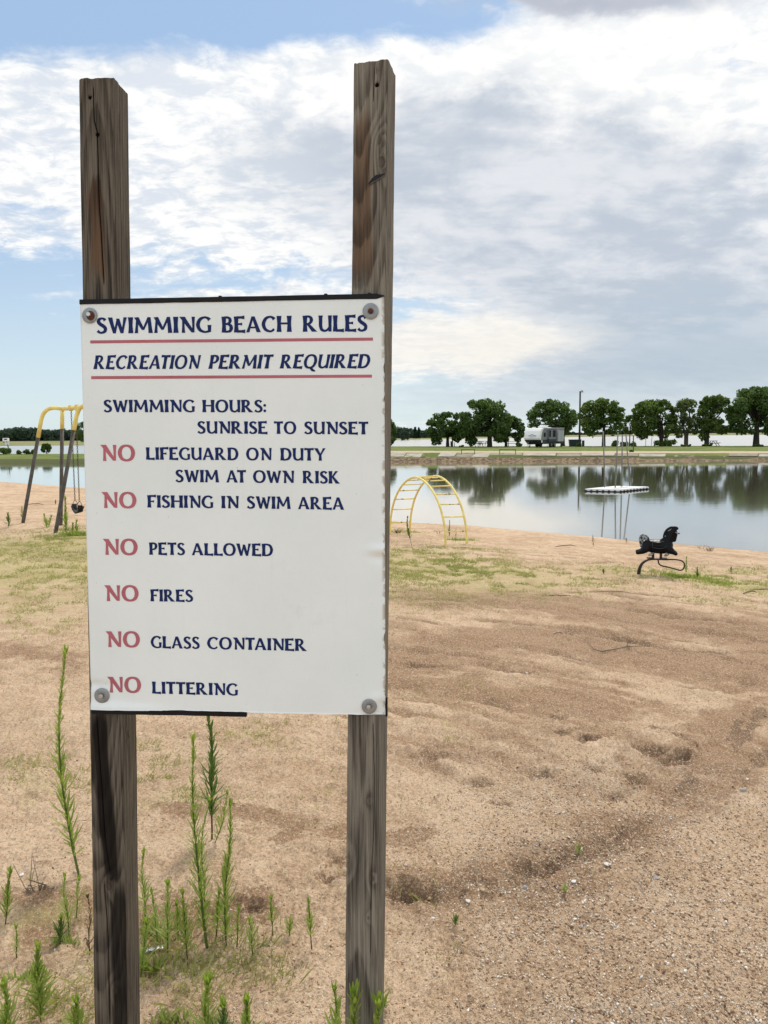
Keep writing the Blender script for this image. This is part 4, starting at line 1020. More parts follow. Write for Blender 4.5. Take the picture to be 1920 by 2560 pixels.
post(LX, LS, .0858, .088, 1.008, -1.95, (.040, .135, .010, .55), [(lp(268, 2220)[0]+.004, lp(268, 2220)[1], .011, 'front'), (.030, lp(330, 1850)[1], .012, 'side'), (lp(285, 2480)[0], lp(285, 2480)[1], .008, 'front')],
     [('front', [lp(229, 200), lp(233, 300), lp(241, 330), lp(244, 480), lp(250, 600), lp(258, 720)], .0016), ('front', [lp(238, 1780), lp(250, 1950), lp(262, 2120), lp(275, 2200)], .0013), ('front', [lp(256, 2200), lp(268, 2350), lp(272, 2560)], .0014), ('side', [(.03, .95), (.034, .6), (.03, .5)], .0008)],
     [('dark', 'front', [(lp(250, 1778)[1]+.02, lp(245, 1778)[0], .018), (lp(255, 1900)[1], lp(250, 1900)[0], .019), (lp(275, 2080)[1], lp(268, 2080)[0], .020), (lp(290, 2230)[1], lp(283, 2230)[0], .014)], .95, .004),
      ('dark', 'front', [(lp(298, 2180)[1], lp(298, 2180)[0], .010), (lp(298, 2300)[1], lp(296, 2300)[0], .020), (lp(300, 2560)[1]-.5, lp(300, 2560)[0], .020)], .85, .004),
      ('dark', 'front', [(lp(238, 1790)[1], lp(232, 1790)[0], .012), (lp(238, 1980)[1], lp(232, 1980)[0], .006)], .7, .006),
      ('warm', 'front', [(lp(238, 420)[1], lp(238, 420)[0], .007), (lp(235, 500)[1], lp(236, 500)[0], .020), (lp(240, 560)[1], lp(242, 560)[0], .012), (lp(240, 720)[1], lp(244, 720)[0], .020)], .8, .003)],
     [(*lp(222, 240), .0052), (*lp(241, 334), .0056)], 5, ((.150, .126, .096), (.026, .022, .018)))
post(RX, RS, .0830, .084, 1.024, -1.95, (.020, .17, -.008, .3), [(rp(958, 400)[0]-.002, rp(958, 400)[1], .012, 'front'), (rp(945, 350)[0]+.003, rp(945, 350)[1], .010, 'front'), (rp(922, 2006)[0], rp(922, 2006)[1], .0055, 'front'), (.004, rp(870, 2170)[1], .008, 'front'), (rp(930, 2200)[0], rp(930, 2200)[1], .006, 'front'), (rp(920, 2300)[0], rp(920, 2300)[1], .004, 'front')],
     [('front', [rp(935, 150), rp(933, 200), rp(931, 260)], .0011), ('front', [rp(941, 150), rp(940, 190)], .0008), ('front', [rp(946, 150), rp(945, 195)], .0007), ('front', [rp(931, 1800), rp(935, 1950), rp(934, 2060), rp(928, 2160), rp(925, 2400)], .0008)],
     [('warm', 'front', [(rp(905, 260)[1], rp(905, 260)[0], .008), (rp(905, 400)[1], rp(903, 400)[0], .016), (rp(900, 600)[1], rp(902, 600)[0], .024), (rp(895, 735)[1], rp(900, 735)[0], .026)], .85, .008), ('dark', 'front', [(rp(925, 150)[1]+.01, .04, .05), (rp(925, 185)[1], .04, .05)], .45, .02),
      ('dark', 'front', [(rp(886, 2380)[1], rp(886, 2380)[0], .004), (rp(888, 2440)[1], rp(888, 2440)[0], .004)], .7, .002)],
     [(*rp(941, 207), .0056)], 9, ((.235, .208, .165), (.050, .044, .036)), -math.radians(8.5))
# the torn knot in the right post: a dark jagged split with a raised lip
def knot_split():
    pts = [(920, 456), (930, 446), (940, 440), (950, 437), (962, 432)]
    mb = MB(); q = [rp(*p) for p in pts]
    ws = [.0015, .0042, .0050, .0032, .001]
    up_, dn = [], []
    for (x, z), w in zip(q, ws):
        X0 = RX+RS*z+x; up_.append((X0, .0030+(RX+.083-X0+RS*z)*.15, z+w)); dn.append((X0, .0030+(RX+.083-X0+RS*z)*.15, z-w))
    mb.v = up_+dn; n = len(pts)
    mb.f = [(i, i+1, n+i+1, n+i) for i in range(n-1)]
    mb.build('knot_split', M['black'], sign)
    lip = MB(); lip.tube([(p[0], p[1]-.0002, p[2]-.003) for p in dn], [.0008, .0014, .0016, .0012, .0006], 7); lip.build('knot_lip', mat('knot_wood', (.11, .10, .088), .9, var=.3, vscale=90, bump=.5, bscale=300), sign, smooth=True)
knot_split()
z_ = 1.024; MB().tube([(RX+RS*z_+.014, .03, z_-.01), (RX+RS*z_+.014, .03, z_+.006)], .0032, 10).build('nail', M['steel'], sign)
# ------------------------------------------------------------------ swing set
def swing():
    f1, f2, f3 = GG(57.7, 1309), GG(152, 1313), GG(139, 1332)
    B0 = atY(128, 1021, f1[1]-.25); B2 = atY(156, 1022, f2[1]-.05); B3 = atY(203, 1018, f3[1]+.35)
    dirv = (B3-B2); dirv[2] = 0; dirv /= np.linalg.norm(dirv)
    root = thing('swing_set', 'yellow topped swing set with rusty grey pipe legs behind the sign', 'swing set', f1)
    o = f1
    def loc(p): return Vector([float(a-b) for a, b in zip(p, o)])
    zt = (B2[2]+B3[2])/2
    b0 = loc(B0); b2 = loc(B2); b3 = loc(B3); far = b3+Vector(dirv)*2.4; far.z = b3.z
    r = .040
    def bent_leg(foot, top, inner, split):
        foot, top, inner = Vector(foot), Vector(top), Vector(inner)
        # leg rises towards `top` (the elbow) then bends into `inner`
        d1 = (foot-top).normalized(); d2 = (inner-top).normalized(); k = .30
        arc = [top+d1*k*(1-t)**2+d2*k*t*t for t in np.linspace(0, 1, 9)]
        s = foot.lerp(top, split)
        MB().tube([foot-Vector((0, 0, .15)), foot, s], r*.92, 12).build('leg', M['galv'], root, smooth=True)
        MB().tube([s]+arc+[inner], r, 12).build('elbow', M['yellow'], root, smooth=True)
    e1 = loc(atY(109, 1016, f1[1]-.25))
    bent_leg(loc(f1), e1, b2, .74)
    t2 = b2; s2 = loc(f2).lerp(t2, .83)
    MB().tube([loc(f2)-Vector((0, 0, .15)), loc(f2), s2], r*.92, 12).build('leg', M['galv'], root, smooth=True)
    MB().tube([s2, t2], r, 12).build('elbow', M['yellow'], root, smooth=True)
    e3 = loc(atY(196, 1012, f3[1]+.30)); 
    bent_leg(loc(f3), e3, b3+Vector(dirv)*.55, .80)
    MB().tube([b2, b3, far], r*1.02, 12).build('top_beam', M['yellow'], root, smooth=True)
    for sx in (-.55, .75):
        p = far+Vector((sx*.9, .3*sx, 0)); g = np.array([o[0]+p.x, o[1]+p.y]); fz = gz(g[0], g[1])-o[2]
        MB().tube([(p.x, p.y, fz-.15), far], r*.92, 12).build('leg', M['galv'], root, smooth=True)
    for q in (.28, .62): 
        p = b2.lerp(b3, q+.18)
        MB().box(p+Vector((0, 0, .0)), (.07, .11, .11)).build('clamp', M['yellow'], root, bevel=.012)
    # chains and seat
    S = thing('bucket_swing', 'black rubber bucket swing seat hanging on two chains at the sign edge', 'swing', tuple(np.array(o)+np.array(b2.lerp(b3, .55))))
    so_ = np.array(o)+np.array(b2.lerp(b3, .55))
    Yd = so_[1]-.05
    hl, hr = atY(187.5, 1250, Yd+.10), atY(198.5, 1253, Yd-.10)
    tl, tr = atY(178, 1027, Yd+.10), atY(190, 1027, Yd-.10)
    L = lambda p: Vector([float(a-b) for a, b in zip(p, so_)])
    for a, b in ((tl, hl), (tr, hr)):
        mb = MB(); A_, B_ = L(a), L(b); n = 46
        for i in range(n):
            p = A_.lerp(B_, (i+.5)/n); h = (A_-B_).length/n*.62
            ax = Vector((1, 0, 0)) if i % 2 else Vector((0, 1, 0))
            mb.tube([p+Vector((0, 0, h))-ax*.004, p+Vector((0, 0, h*.6))+ax*.010, p-Vector((0, 0, h*.6))+ax*.010, p-Vector((0, 0, h))-ax*.004, p-Vector((0, 0, h*.6))-ax*.012, p+Vector((0, 0, h*.6))-ax*.012, p+Vector((0, 0, h))-ax*.004], .0045, 5)
        mb.build('chain', M['chain'], S)
        c = B_; w = .042
        MB().tube([c, c+Vector((-w, 0, -.055)), c+Vector((-w*.9, 0, -.085))], .006, 6).tube([c, c+Vector((w, 0, -.055)), c+Vector((w*.9, 0, -.085))], .006, 6).build('hanger', M['chain'], S)
    # bucket: a folded belt seen at an angle
    cL = (L(hl)+L(hr))/2; mb = MB(); n = 12
    a0 = L(hl)+Vector((-.045, .02, -.085)); a1 = L(hr)+Vector((.05, -.02, -.085))
    for i in range(n+1):
        t = i/n; p = a0.lerp(a1, t); sag = -.20*math.sin(math.pi*(.12+.76*t))-.0
        for dy, dz in ((-.13, 0), (-.13, -.022), (.13, -.022), (.13, 0)): mb.v.append((p.x, p.y+dy, p.z+sag+.06+dz))
        if i:
            b = (i-1)*4
            for k in range(4): mb.f.append((b+k, b+(k+1) % 4, b+4+(k+1) % 4, b+4+k))
    mb.f += [(0, 1, 2, 3), (n*4+3, n*4+2, n*4+1, n*4)]
    mb.build('belt', M['black_rubber'], S, smooth=False, bevel=.005)
    for sgn, pa in ((-1, a0), (1, a1)):
        MB().box(pa+Vector((sgn*-.025, -.02, -.055)), (.10, .03, .13)).build('side_panel', M['slate_paint'] if sgn < 0 else M['black_rubber'], S, bevel=.008)
swing()
# ------------------------------------------------------------------ climbing arch
def arch():
    f1, f2, f3, f4 = GG(975.2, 1335), GG(1025, 1334), GG(1114, 1363), GG(1167, 1360)
    root = thing('climbing_arch', 'yellow steel ladder arch for climbing beside the water', 'climbing arch', f1)
    L = lambda p: Vector([float(a-b) for a, b in zip(p, f1)])
    s = .5*(np.linalg.norm(f1)+np.linalg.norm(f3))/F
    def rail(a, b, top):
        pts = []
        A, B = L(a), L(b)
        for t in np.linspace(0, math.pi, 37):
            u = .5-.5*math.cos(t); q = abs(math.cos(t))**1.12*(1 if math.cos(t) > 0 else -1); u = .5-.5*q
            h = math.sin(t)**.92
            p = A.lerp(B, u); p.z += h*top; pts.append(p)
        return pts
    topA = (atY(1046, 1193, (f1[1]+f3[1])/2)[2])-(f1[2]+f3[2])/2
    topB = (atY(1092, 1190, (f2[1]+f4[1])/2)[2])-(f2[2]+f4[2])/2
    ra, rb = rail(f1, f3, topA), rail(f2, f4, topB)
    for q in (ra, rb):
        ext = [q[0]-Vector((0, 0, .15))]+q+[q[-1]-Vector((0, 0, .15))]
        MB().tube(ext, .0215, 12).build('rail', M['yellow'], root, smooth=True)
    def pt(q, frac):
        L_ = [0]
        for i in range(1, len(q)): L_.append(L_[-1]+(q[i]-q[i-1]).length)
        d = frac*L_[-1]; i = max(1, min(len(q)-1, int(np.searchsorted(L_, d)))); return q[i-1].lerp(q[i], (d-L_[i-1])/(L_[i]-L_[i-1]+1e-9))
    for k, fr in enumerate((.065, .145, .215, .285, .345, .405, .45, .50, .55, .60, .66, .725, .79, .86, .935)):
        MB().tube([pt(ra, fr), pt(rb, fr)], .0125, 8).build('rung', M['yellow_worn'] if k % 3 != 1 else M['yellow'], root, smooth=True)
arch()
# ------------------------------------------------------------------ spring horse
def blob(name, chains, m, parent, vox=.007, smooth=6):
    """one continuous surface from tapered limbs: chains of (x, y, z, radius in the xz plane, radius along y)"""
    me = bpy.data.meshes.new(name); V = []; Fc = []
    for ch in chains:
        c = catmull(ch, 7); n = len(c); rings = []
        T = [(c[min(i+1, n-1)]-c[max(i-1, 0)])[:3] for i in range(n)]; T = [t/np.linalg.norm(t) for t in T]
        for k in (.2, .5, .78, .95): rings.append((c[0][:3]-T[0]*c[0][3]*.9*math.sqrt(1-k*k), T[0], c[0][3]*k, c[0][4]*k))
        rings += [(c[i][:3], T[i], c[i][3], c[i][4]) for i in range(n)]
        for k in (.95, .78, .5, .2): rings.append((c[-1][:3]+T[-1]*c[-1][3]*.9*math.sqrt(1-k*k), T[-1], c[-1][3]*k, c[-1][4]*k))
        base = len(V); K_ = 14
        for p, t, r1, r2 in rings:
            nn = np.array([-t[2], 0, t[0]]); nn /= np.linalg.norm(nn)+1e-9; dd = np.cross(t, nn); dd /= np.linalg.norm(dd)
            for q in range(K_):
                an = 2*math.pi*q/K_; V.append(tuple(p+nn*r1*math.cos(an)+dd*r2*math.sin(an)))
        for i in range(len(rings)-1):
            for q in range(K_):
                q2 = (q+1) % K_; Fc.append((base+i*K_+q, base+i*K_+q2, base+(i+1)*K_+q2, base+(i+1)*K_+q))
        Fc.append(tuple(base+q for q in reversed(range(K_)))); Fc.append(tuple(base+(len(rings)-1)*K_+q for q in range(K_)))
    me.from_pydata(V, [], Fc); o = bpy.data.objects.new(name, me); COL.objects.link(o)
    rm = o.modifiers.new('fuse', 'REMESH'); rm.mode = 'VOXEL'; rm.voxel_size = vox
    sm = o.modifiers.new('smooth', 'SMOOTH'); sm.iterations = smooth; sm.factor = .5
    dg = bpy.context.evaluated_depsgraph_get(); dg.update()
    nm = bpy.data.meshes.new_from_object(o.evaluated_get(dg)); nm.name = name
    bpy.data.objects.remove(o); bpy.data.meshes.remove(me)
    nm.materials.clear(); nm.materials.append(m); nm.polygons.foreach_set('use_smooth', [True]*len(nm.polygons))
    return link(bpy.data.objects.new(name, nm), parent)
def horse():
    g = GG(1597, 1439); D = float((g-EYE)@fw); k = D/F/8.295        # metres per zoomed pixel
    root = thing('spring_horse', 'black toy horse spring rider on a curved steel band at the shore', 'spring rider', g)
    def q(x, y, dy=0.0): return ((x-395)*k, dy, (1232-y)*k)
    def c(x, y, r, ry=None, dy=0.0): a = q(x, y, dy); return (a[0], a[1], a[2], r*k, (ry or r)*k)
    body = [[c(560, 620, 128, 112), c(660, 632, 142, 126), c(760, 638, 146, 130), c(870, 632, 148, 122), c(930, 600, 128, 104)],
            [c(880, 590, 140, 108), c(935, 500, 108, 84), c(985, 400, 92, 66), c(1035, 320, 78, 56)],
            [c(1040, 310, 74, 54), c(1068, 360, 60, 50), c(1070, 430, 46, 42), c(1062, 500, 40, 36)]]
    for sgn in (-1, 1):
        dy = sgn*80*k; d2 = sgn*92*k
        body.append([c(540, 650, 105, 70, sgn*50*k), c(490, 705, 76, 54, dy), c(430, 748, 48, 42, d2), c(352, 766, 38, 36, d2)])
        body.append([c(920, 650, 105, 70, sgn*45*k), c(990, 700, 78, 54, dy), c(1050, 738, 48, 42, d2), c(1098, 765, 38, 36, d2)])
        body.append([c(1075, 290, 28, 18, sgn*34*k), c(1100, 240, 20, 14, sgn*38*k), c(1112, 222, 9, 8, sgn*40*k)])
    blob('body', body, M['horse_black'], root)
    mane = [[c(1110, 255, 34, 24), c(1060, 250, 44, 30), c(990, 262, 46, 34), c(925, 318, 48, 36), c(885, 400, 42, 34), c(862, 470, 22, 22)]]
    blob('mane', mane, M['horse_black'], root, .006, 3)
    for px, py, px2, py2 in ((935, 310, 1010, 258), (885, 400, 890, 440)):
        a, b = q(px, py, -38*k), q(px2, py2, -36*k); MB().tube([a, b], 9*k, 6).build('worn_streak', M['horse_grey'], root, smooth=True)
    tail = [[c(560, 530, 44, 38), c(515, 455, 52, 42), c(455, 440, 56, 46), c(425, 500, 50, 46), c(430, 580, 40, 38), c(418, 650, 16, 18)]]
    blob('tail', tail, M['horse_grey'], root, .006, 3)
    # saddle blanket edge, a raised seam
    sd_ = [(640, 500), (640, 570), (645, 640), (720, 655), (800, 660), (880, 640), (905, 600)]
    MB().tube([q(x, y, -(134 if y > 520 else 112)*k) for x, y in sd_], 5*k, 6).build('saddle_seam', M['slate_paint'], root, smooth=True)
    blob('saddle', [[c(600, 545, 50, 112), c(680, 560, 52, 124), c(770, 566, 52, 124), c(850, 548, 50, 112)]], M['horse_black'], root)
    MB().tube([q(1085, 330, -110*k), q(1085, 330, 110*k)], 13*k, 10).tube([q(1080, 330, -95*k), q(1150, 342, -130*k)], 14*k, 10).build('handle', M['horse_grey'], root, smooth=True)
    for x in (620, 920):
        blob('foot_peg', [[c(x-45, 812, 14, 14, -90*k), c(x, 788, 32, 24, -98*k), c(x+45, 760, 16, 16, -90*k)]], mat('worn_silver', (.42, .44, .44), .4, .3, col2=(.05, .05, .05), vscale=60), root, .005, 2)
    def bx(x0, y0, x1, y1, w, nm): 
        a, b = q(x0, y0), q(x1, y1); MB().box(((a[0]+b[0])/2, 0, (a[2]+b[2])/2), (abs(a[0]-b[0]), w*k, abs(a[2]-b[2]))).build(nm, M['band'], root, bevel=3*k)
    bx(638, 760, 688, 890, 70, 'mount_post'); bx(790, 760, 840, 880, 70, 'mount_post')
    bx(540, 868, 690, 884, 150, 'mount_plate'); bx(790, 868, 935, 882, 150, 'mount_plate')
    # flat band that curves out of the ground and on along the top
    pl = catmull([(392, 1300), (393, 1225), (405, 1120), (450, 1010), (530, 940), (620, 908), (760, 898), (960, 897)], 8)
    mb = MB(); n = len(pl)
    for i, (x, y) in enumerate(pl):
        t = pl[min(i+1, n-1)]-pl[max(i-1, 0)]; t /= np.hypot(*t); nn = np.array([-t[1], t[0]])*(14+30*max(0, 1-i/(n*.62)))
        w = 45 if i < n else 30
        for sx, dy in ((-1, -w), (1, -w), (1, w), (-1, w)):
            a = q(x+nn[0]*sx, y+nn[1]*sx, dy*k); mb.v.append(a)
        if i:
            b = (i-1)*4
            for j in range(4): mb.f.append((b+j, b+(j+1) % 4, b+4+(j+1) % 4, b+4+j))
    mb.f += [(0, 1, 2, 3), ((n-1)*4+3, (n-1)*4+2, (n-1)*4+1, (n-1)*4)]
    o = mb.build('curved_band', M['band'], root)
    lp_ = catmull([(940, 896), (1080, 895), (1190, 906), (1255, 950), (1272, 1010), (1250, 1080), (1195, 1112), (1080, 1085), (940, 1052), (830, 1030), (782, 990), (768, 940), (766, 895)], 7)
    MB().tube([q(x, y) for x, y in lp_], 15*k, 10, flat=1.0).build('steel_loop', M['band'], root, smooth=True)
    root.rotation_euler = (0, 0, math.radians(-17))
horse()
# ------------------------------------------------------------------ swim raft with pipes
def raft():
    L_, F_, R_ = at(1462, 1228.5, W_Z), at(1550, 1230.5, W_Z), at(1622.5, 1223, W_Z)
    B_ = L_+R_-F_
    c = (L_+R_)/2
    root = thing('swim_raft', 'white modular swim raft floating on the water with four tall pipes', 'raft', (c[0], c[1], W_Z))
    P = [np.array(p)-c for p in (L_, F_, R_, B_)]
    h = .13; inset = .0
    def quad(s, z0, z1): 
        mb = MB(); mb.v = [(p[0]*s, p[1]*s, z0) for p in P]+[(p[0]*s, p[1]*s, z1) for p in P]
        mb.f = [(3, 2, 1, 0), (4, 5, 6, 7)]+[(i, (i+1) % 4, 4+(i+1) % 4, 4+i) for i in range(4)]; return mb
    quad(.985, -.12, .03).build('float_base', M['black_rubber'], root)
    quad(1.0, .03, h).build('deck', M['white_paint'], root, bevel=.02)
    for a, b, n in ((P[0], P[1], 6), (P[1], P[2], 9)):
        nrm = np.array([(b-a)[1], -(b-a)[0], 0]); nrm /= np.linalg.norm(nrm)
        for i in range(n):
            p = a+(b-a)*(i+.15)/n+nrm*.02
            MB().tube([(p[0], p[1], -.02), (p[0], p[1], .055), (p[0], p[1], .085)], [.075, .06, .02], 8).build('connector', M['black_rubber'], root)
    # opening in the deck with a dark frame
    for s, nm in ((.36, 'hatch'),):
        mb = MB(); mb.v = [(p[0]*s, p[1]*s, h+.004) for p in P]; mb.f = [(0, 1, 2, 3)]; mb.build(nm, M['slate_paint'], root)
        mb = MB(); mb.v = [(p[0]*.30, p[1]*.30, h+.008) for p in P]; mb.f = [(0, 1, 2, 3)]; mb.build('hatch_cover', M['white_paint'], root)
    for bx_, by, tx, ty in ((1512, 1218, 1508, 1078), (1538, 1219, 1545, 1080), (1554, 1216.5, 1556, 1086), (1574.5, 1215, 1565, 1086)):
        b = at(bx_, by, W_Z+h); t = atY(tx, ty, b[1])
        MB().tube([b-c-np.array([0, 0, W_Z])*0-np.array([0, 0, 0]), t-c], .032, 8).build('pipe', mat('pale_pipe', (.20, .19, .175), .5, .4), root, smooth=True)
    return root
raft()
# ------------------------------------------------------------------ lamp pole, posts, tables on the lawn
def pole():
    b = at(1448.5, 1115, lawn_z(1448)); t = atY(1450.5, 978, b[1]); d = t-b
    root = thing('lamp_pole', 'tall dark wooden pole with a lamp on an arm above the lawn', 'lamp pole', b)
    MB().tube([(0, 0, -.3), (0, 0, .2), tuple(d)], [.17, .165, .12], 10).build('pole', M['pole_wood'], root, smooth=True)
    T = Vector(d)
    MB().tube([T-Vector((0, 0, .1)), T+Vector((.18, -.05, .14)), T+Vector((.32, -.05, .12))], .03, 6).build('arm', M['steel'], root)
    MB().tube([T+Vector((.30, -.05, .14)), T+Vector((.30, -.05, -.02)), T+Vector((.30, -.05, -.18))], [.05, .13, .20], 10).build('lamp_head', M['grey_paint'], root)
    MB().box(T*.62+Vector((0, -.16, 0)), (.16, .12, .35)).build('fuse_box', M['slate_paint'], root)
pole()
def slim_post(px, y0, y1, r, label, m, cap=None, zb=None, name='lawn_post', px2=None, group=None):
    zb = lawn_z(px) if zb is None else zb
    b = at(px, y0, zb); t = atY(px2 or px, y1, b[1])-b
    root = thing(name, label, 'post', b, 0, group)
    MB().tube([(0, 0, -.2), tuple(t)], r, 8).build('shaft', M[m], root)
    if cap: MB().tube([tuple(t*.93), tuple(t*1.0)], r*1.25, 8).build('white_top', M[cap], root)
slim_post(1583.5, 1128, 1085, .06, 'dark post with a white band at its top on the lawn', 'slate_paint', 'white_paint')
slim_post(1614, 1114, 1092, .035, 'thin grey stake by the lake, left one of two', 'galv', px2=1615, group='thin stakes at the lake edge', name='lake_stake')
slim_post(1628, 1114, 1092, .035, 'thin grey stake by the lake, right one of two', 'galv', px2=1630, group='thin stakes at the lake edge', name='lake_stake')
slim_post(1458, 1115.5, 1101, .20, 'short thick dark bollard right of the lamp pole', 'slate_paint', name='bollard')
slim_post(1129.5, 1117, 1103, .20, 'short dark bollard beside the leftmost clear tree', 'slate_paint', name='bollard')
slim_post(1136, 1117, 1106, .05, 'thin pale stake beside the short dark bollard', 'grey_paint', name='lake_stake')
def left_marker():
    b = at(24, 1135, -.36); t = atY(19, 1110, b[1])-b
    root = thing('marker_sign', 'leaning pole with two small white boards on the left bank', 'sign', b)
    MB().tube([(0, 0, -.2), tuple(t)], .07, 8).build('pole', M['slate_paint'], root)
    s = np.linalg.norm(b)/F
    for dx in (-2.5, 2.5): MB().box((t[0]+dx*s, -.1, t[2]+.05), (3.4*s, .04, 6*s)).build('panel', M['white_paint'], root, bevel=.01)
left_marker()
def picnic(px, py, scale_px, label, m, rot=0.0, zb=None):
    b = at(px, py, lawn_z(px))
    root = thing('picnic_table', label, 'picnic table', b, rot, 'picnic tables under the trees')
    Lh = 1.0
    for dy in (-.26, -.09, .09, .26): pass
    MB().box((0, -.19, .75), (1.9, .34, .05)).box((0, .19, .75), (1.9, .34, .05)).build('tabletop', M[m], root)
    for s in (-1, 1):
        MB().box((0, s*.68, .45), (1.9, .27, .05)).build('bench', M[m], root)
        x = s*.62
        MB().tube([(x, -.72, 0), (x, -.18, .72)], .045, 6).tube([(x, .72, 0), (x, .18, .72)], .045, 6).tube([(x, -.72, .41), (x, .72, .41)], .04, 6).build('leg_frame', M[m], root)
picnic(1193, 1117, 0, 'dark picnic table left of the broad tree trunk', 'table_wood', .35)
picnic(1207, 1114.5, 0, 'pale picnic table just behind the dark one by the broad tree', 'table_pale', .2)
picnic(1281, 1116, 0, 'dark picnic table between the low tree and the travel trailer', 'table_wood', -.2)
picnic(1783, 1115, 0, 'dark picnic table right of the forked tree', 'table_wood', .9)
def dumpster():
    b = at(1437, 1116.5, lawn_z(1437))
    root = thing('dumpster', 'low dark green bin on the lawn right of the travel trailer', 'bin', b, -.1)
    gm = mat('bin_green', (.015, .03, .028), .5, var=.2)
    MB().prism([(-.75, 0), (.75, 0), (.85, .95), (-.85, .95)], -.6, .6).build('bin_body', gm, root, bevel=.03)
    MB().box((0, 0, 1.0), (1.75, 1.28, .09)).build('lid', M['slate_paint'], root, bevel=.02)
dumpster()
# ------------------------------------------------------------------ concrete slope and railing on the far bank
def revetment():
    x = 930; k = 0; rng = random.Random(4)
    root = thing('concrete_revetment', 'sloping concrete slab wall along the far bank', 'wall', spit_profile(1000)[4])
    o = spit_profile(1000)[4]
    def P(px, t, lift=.05):
        r = spit_profile(px); p = r[4]*(1-t)+r[5]*t; return p-o+np.array([0, -lift, lift])
    while x < 2500:
        big = x < 1190
        w = 42 if big else rng.uniform(55, 90)
        t0, t1 = (-.05, 1.02) if big else (.28, 1.02)
        if 1195 < x < 1290: t0, t1 = .70, 1.02
        sag = rng.uniform(-.07, .03)
        mb = MB(); n = 8; skew = 4 if big else 1
        for i in range(n+1):
            xx = x+w*.965*i/n
            for t, sk in ((t0, -skew), (t1, skew)):
                p = P(xx+sk, t); mb.v.append((p[0], p[1], p[2]+sag)); mb.v.append((p[0], p[1]+.12, p[2]+sag-.14))
            if i:
                b = (i-1)*4; mb.f += [(b, b+2, b+6, b+4), (b+1, b+5, b+7, b+3), (b, b+4, b+5, b+1), (b+2, b+3, b+7, b+6)]
        mb.f += [(0, 1, 3, 2), (n*4, n*4+2, n*4+3, n*4+1)]
        mb.build('slab', M[rng.choice(('concrete', 'concrete', 'concrete_dark'))], root)
        x += w
    return root
revetment()
def railing(px0, px1, py, label):
    p = spit_profile(px0)[5]; q = spit_profile(px1)[5]; root = thing('railing', label, 'railing', p, 0, 'pipe railings on the concrete slope')
    h = .42; d = q-p
    MB().tube([(0, -.4, h), (d[0], d[1]-.4, d[2]+h)], .035, 6).build('rail', M['galv'], root)
    for t in (.02, .98): MB().tube([(d[0]*t, d[1]*t-.4, d[2]*t-.75), (d[0]*t, d[1]*t-.4, d[2]*t+h)], .035, 6).build('upright', M['galv'], root)
railing(1152, 1186, 0, 'low pipe railing at the end of the pale concrete slabs')
railing(1247, 1288, 0, 'low pipe railing above the weeds on the concrete slope')
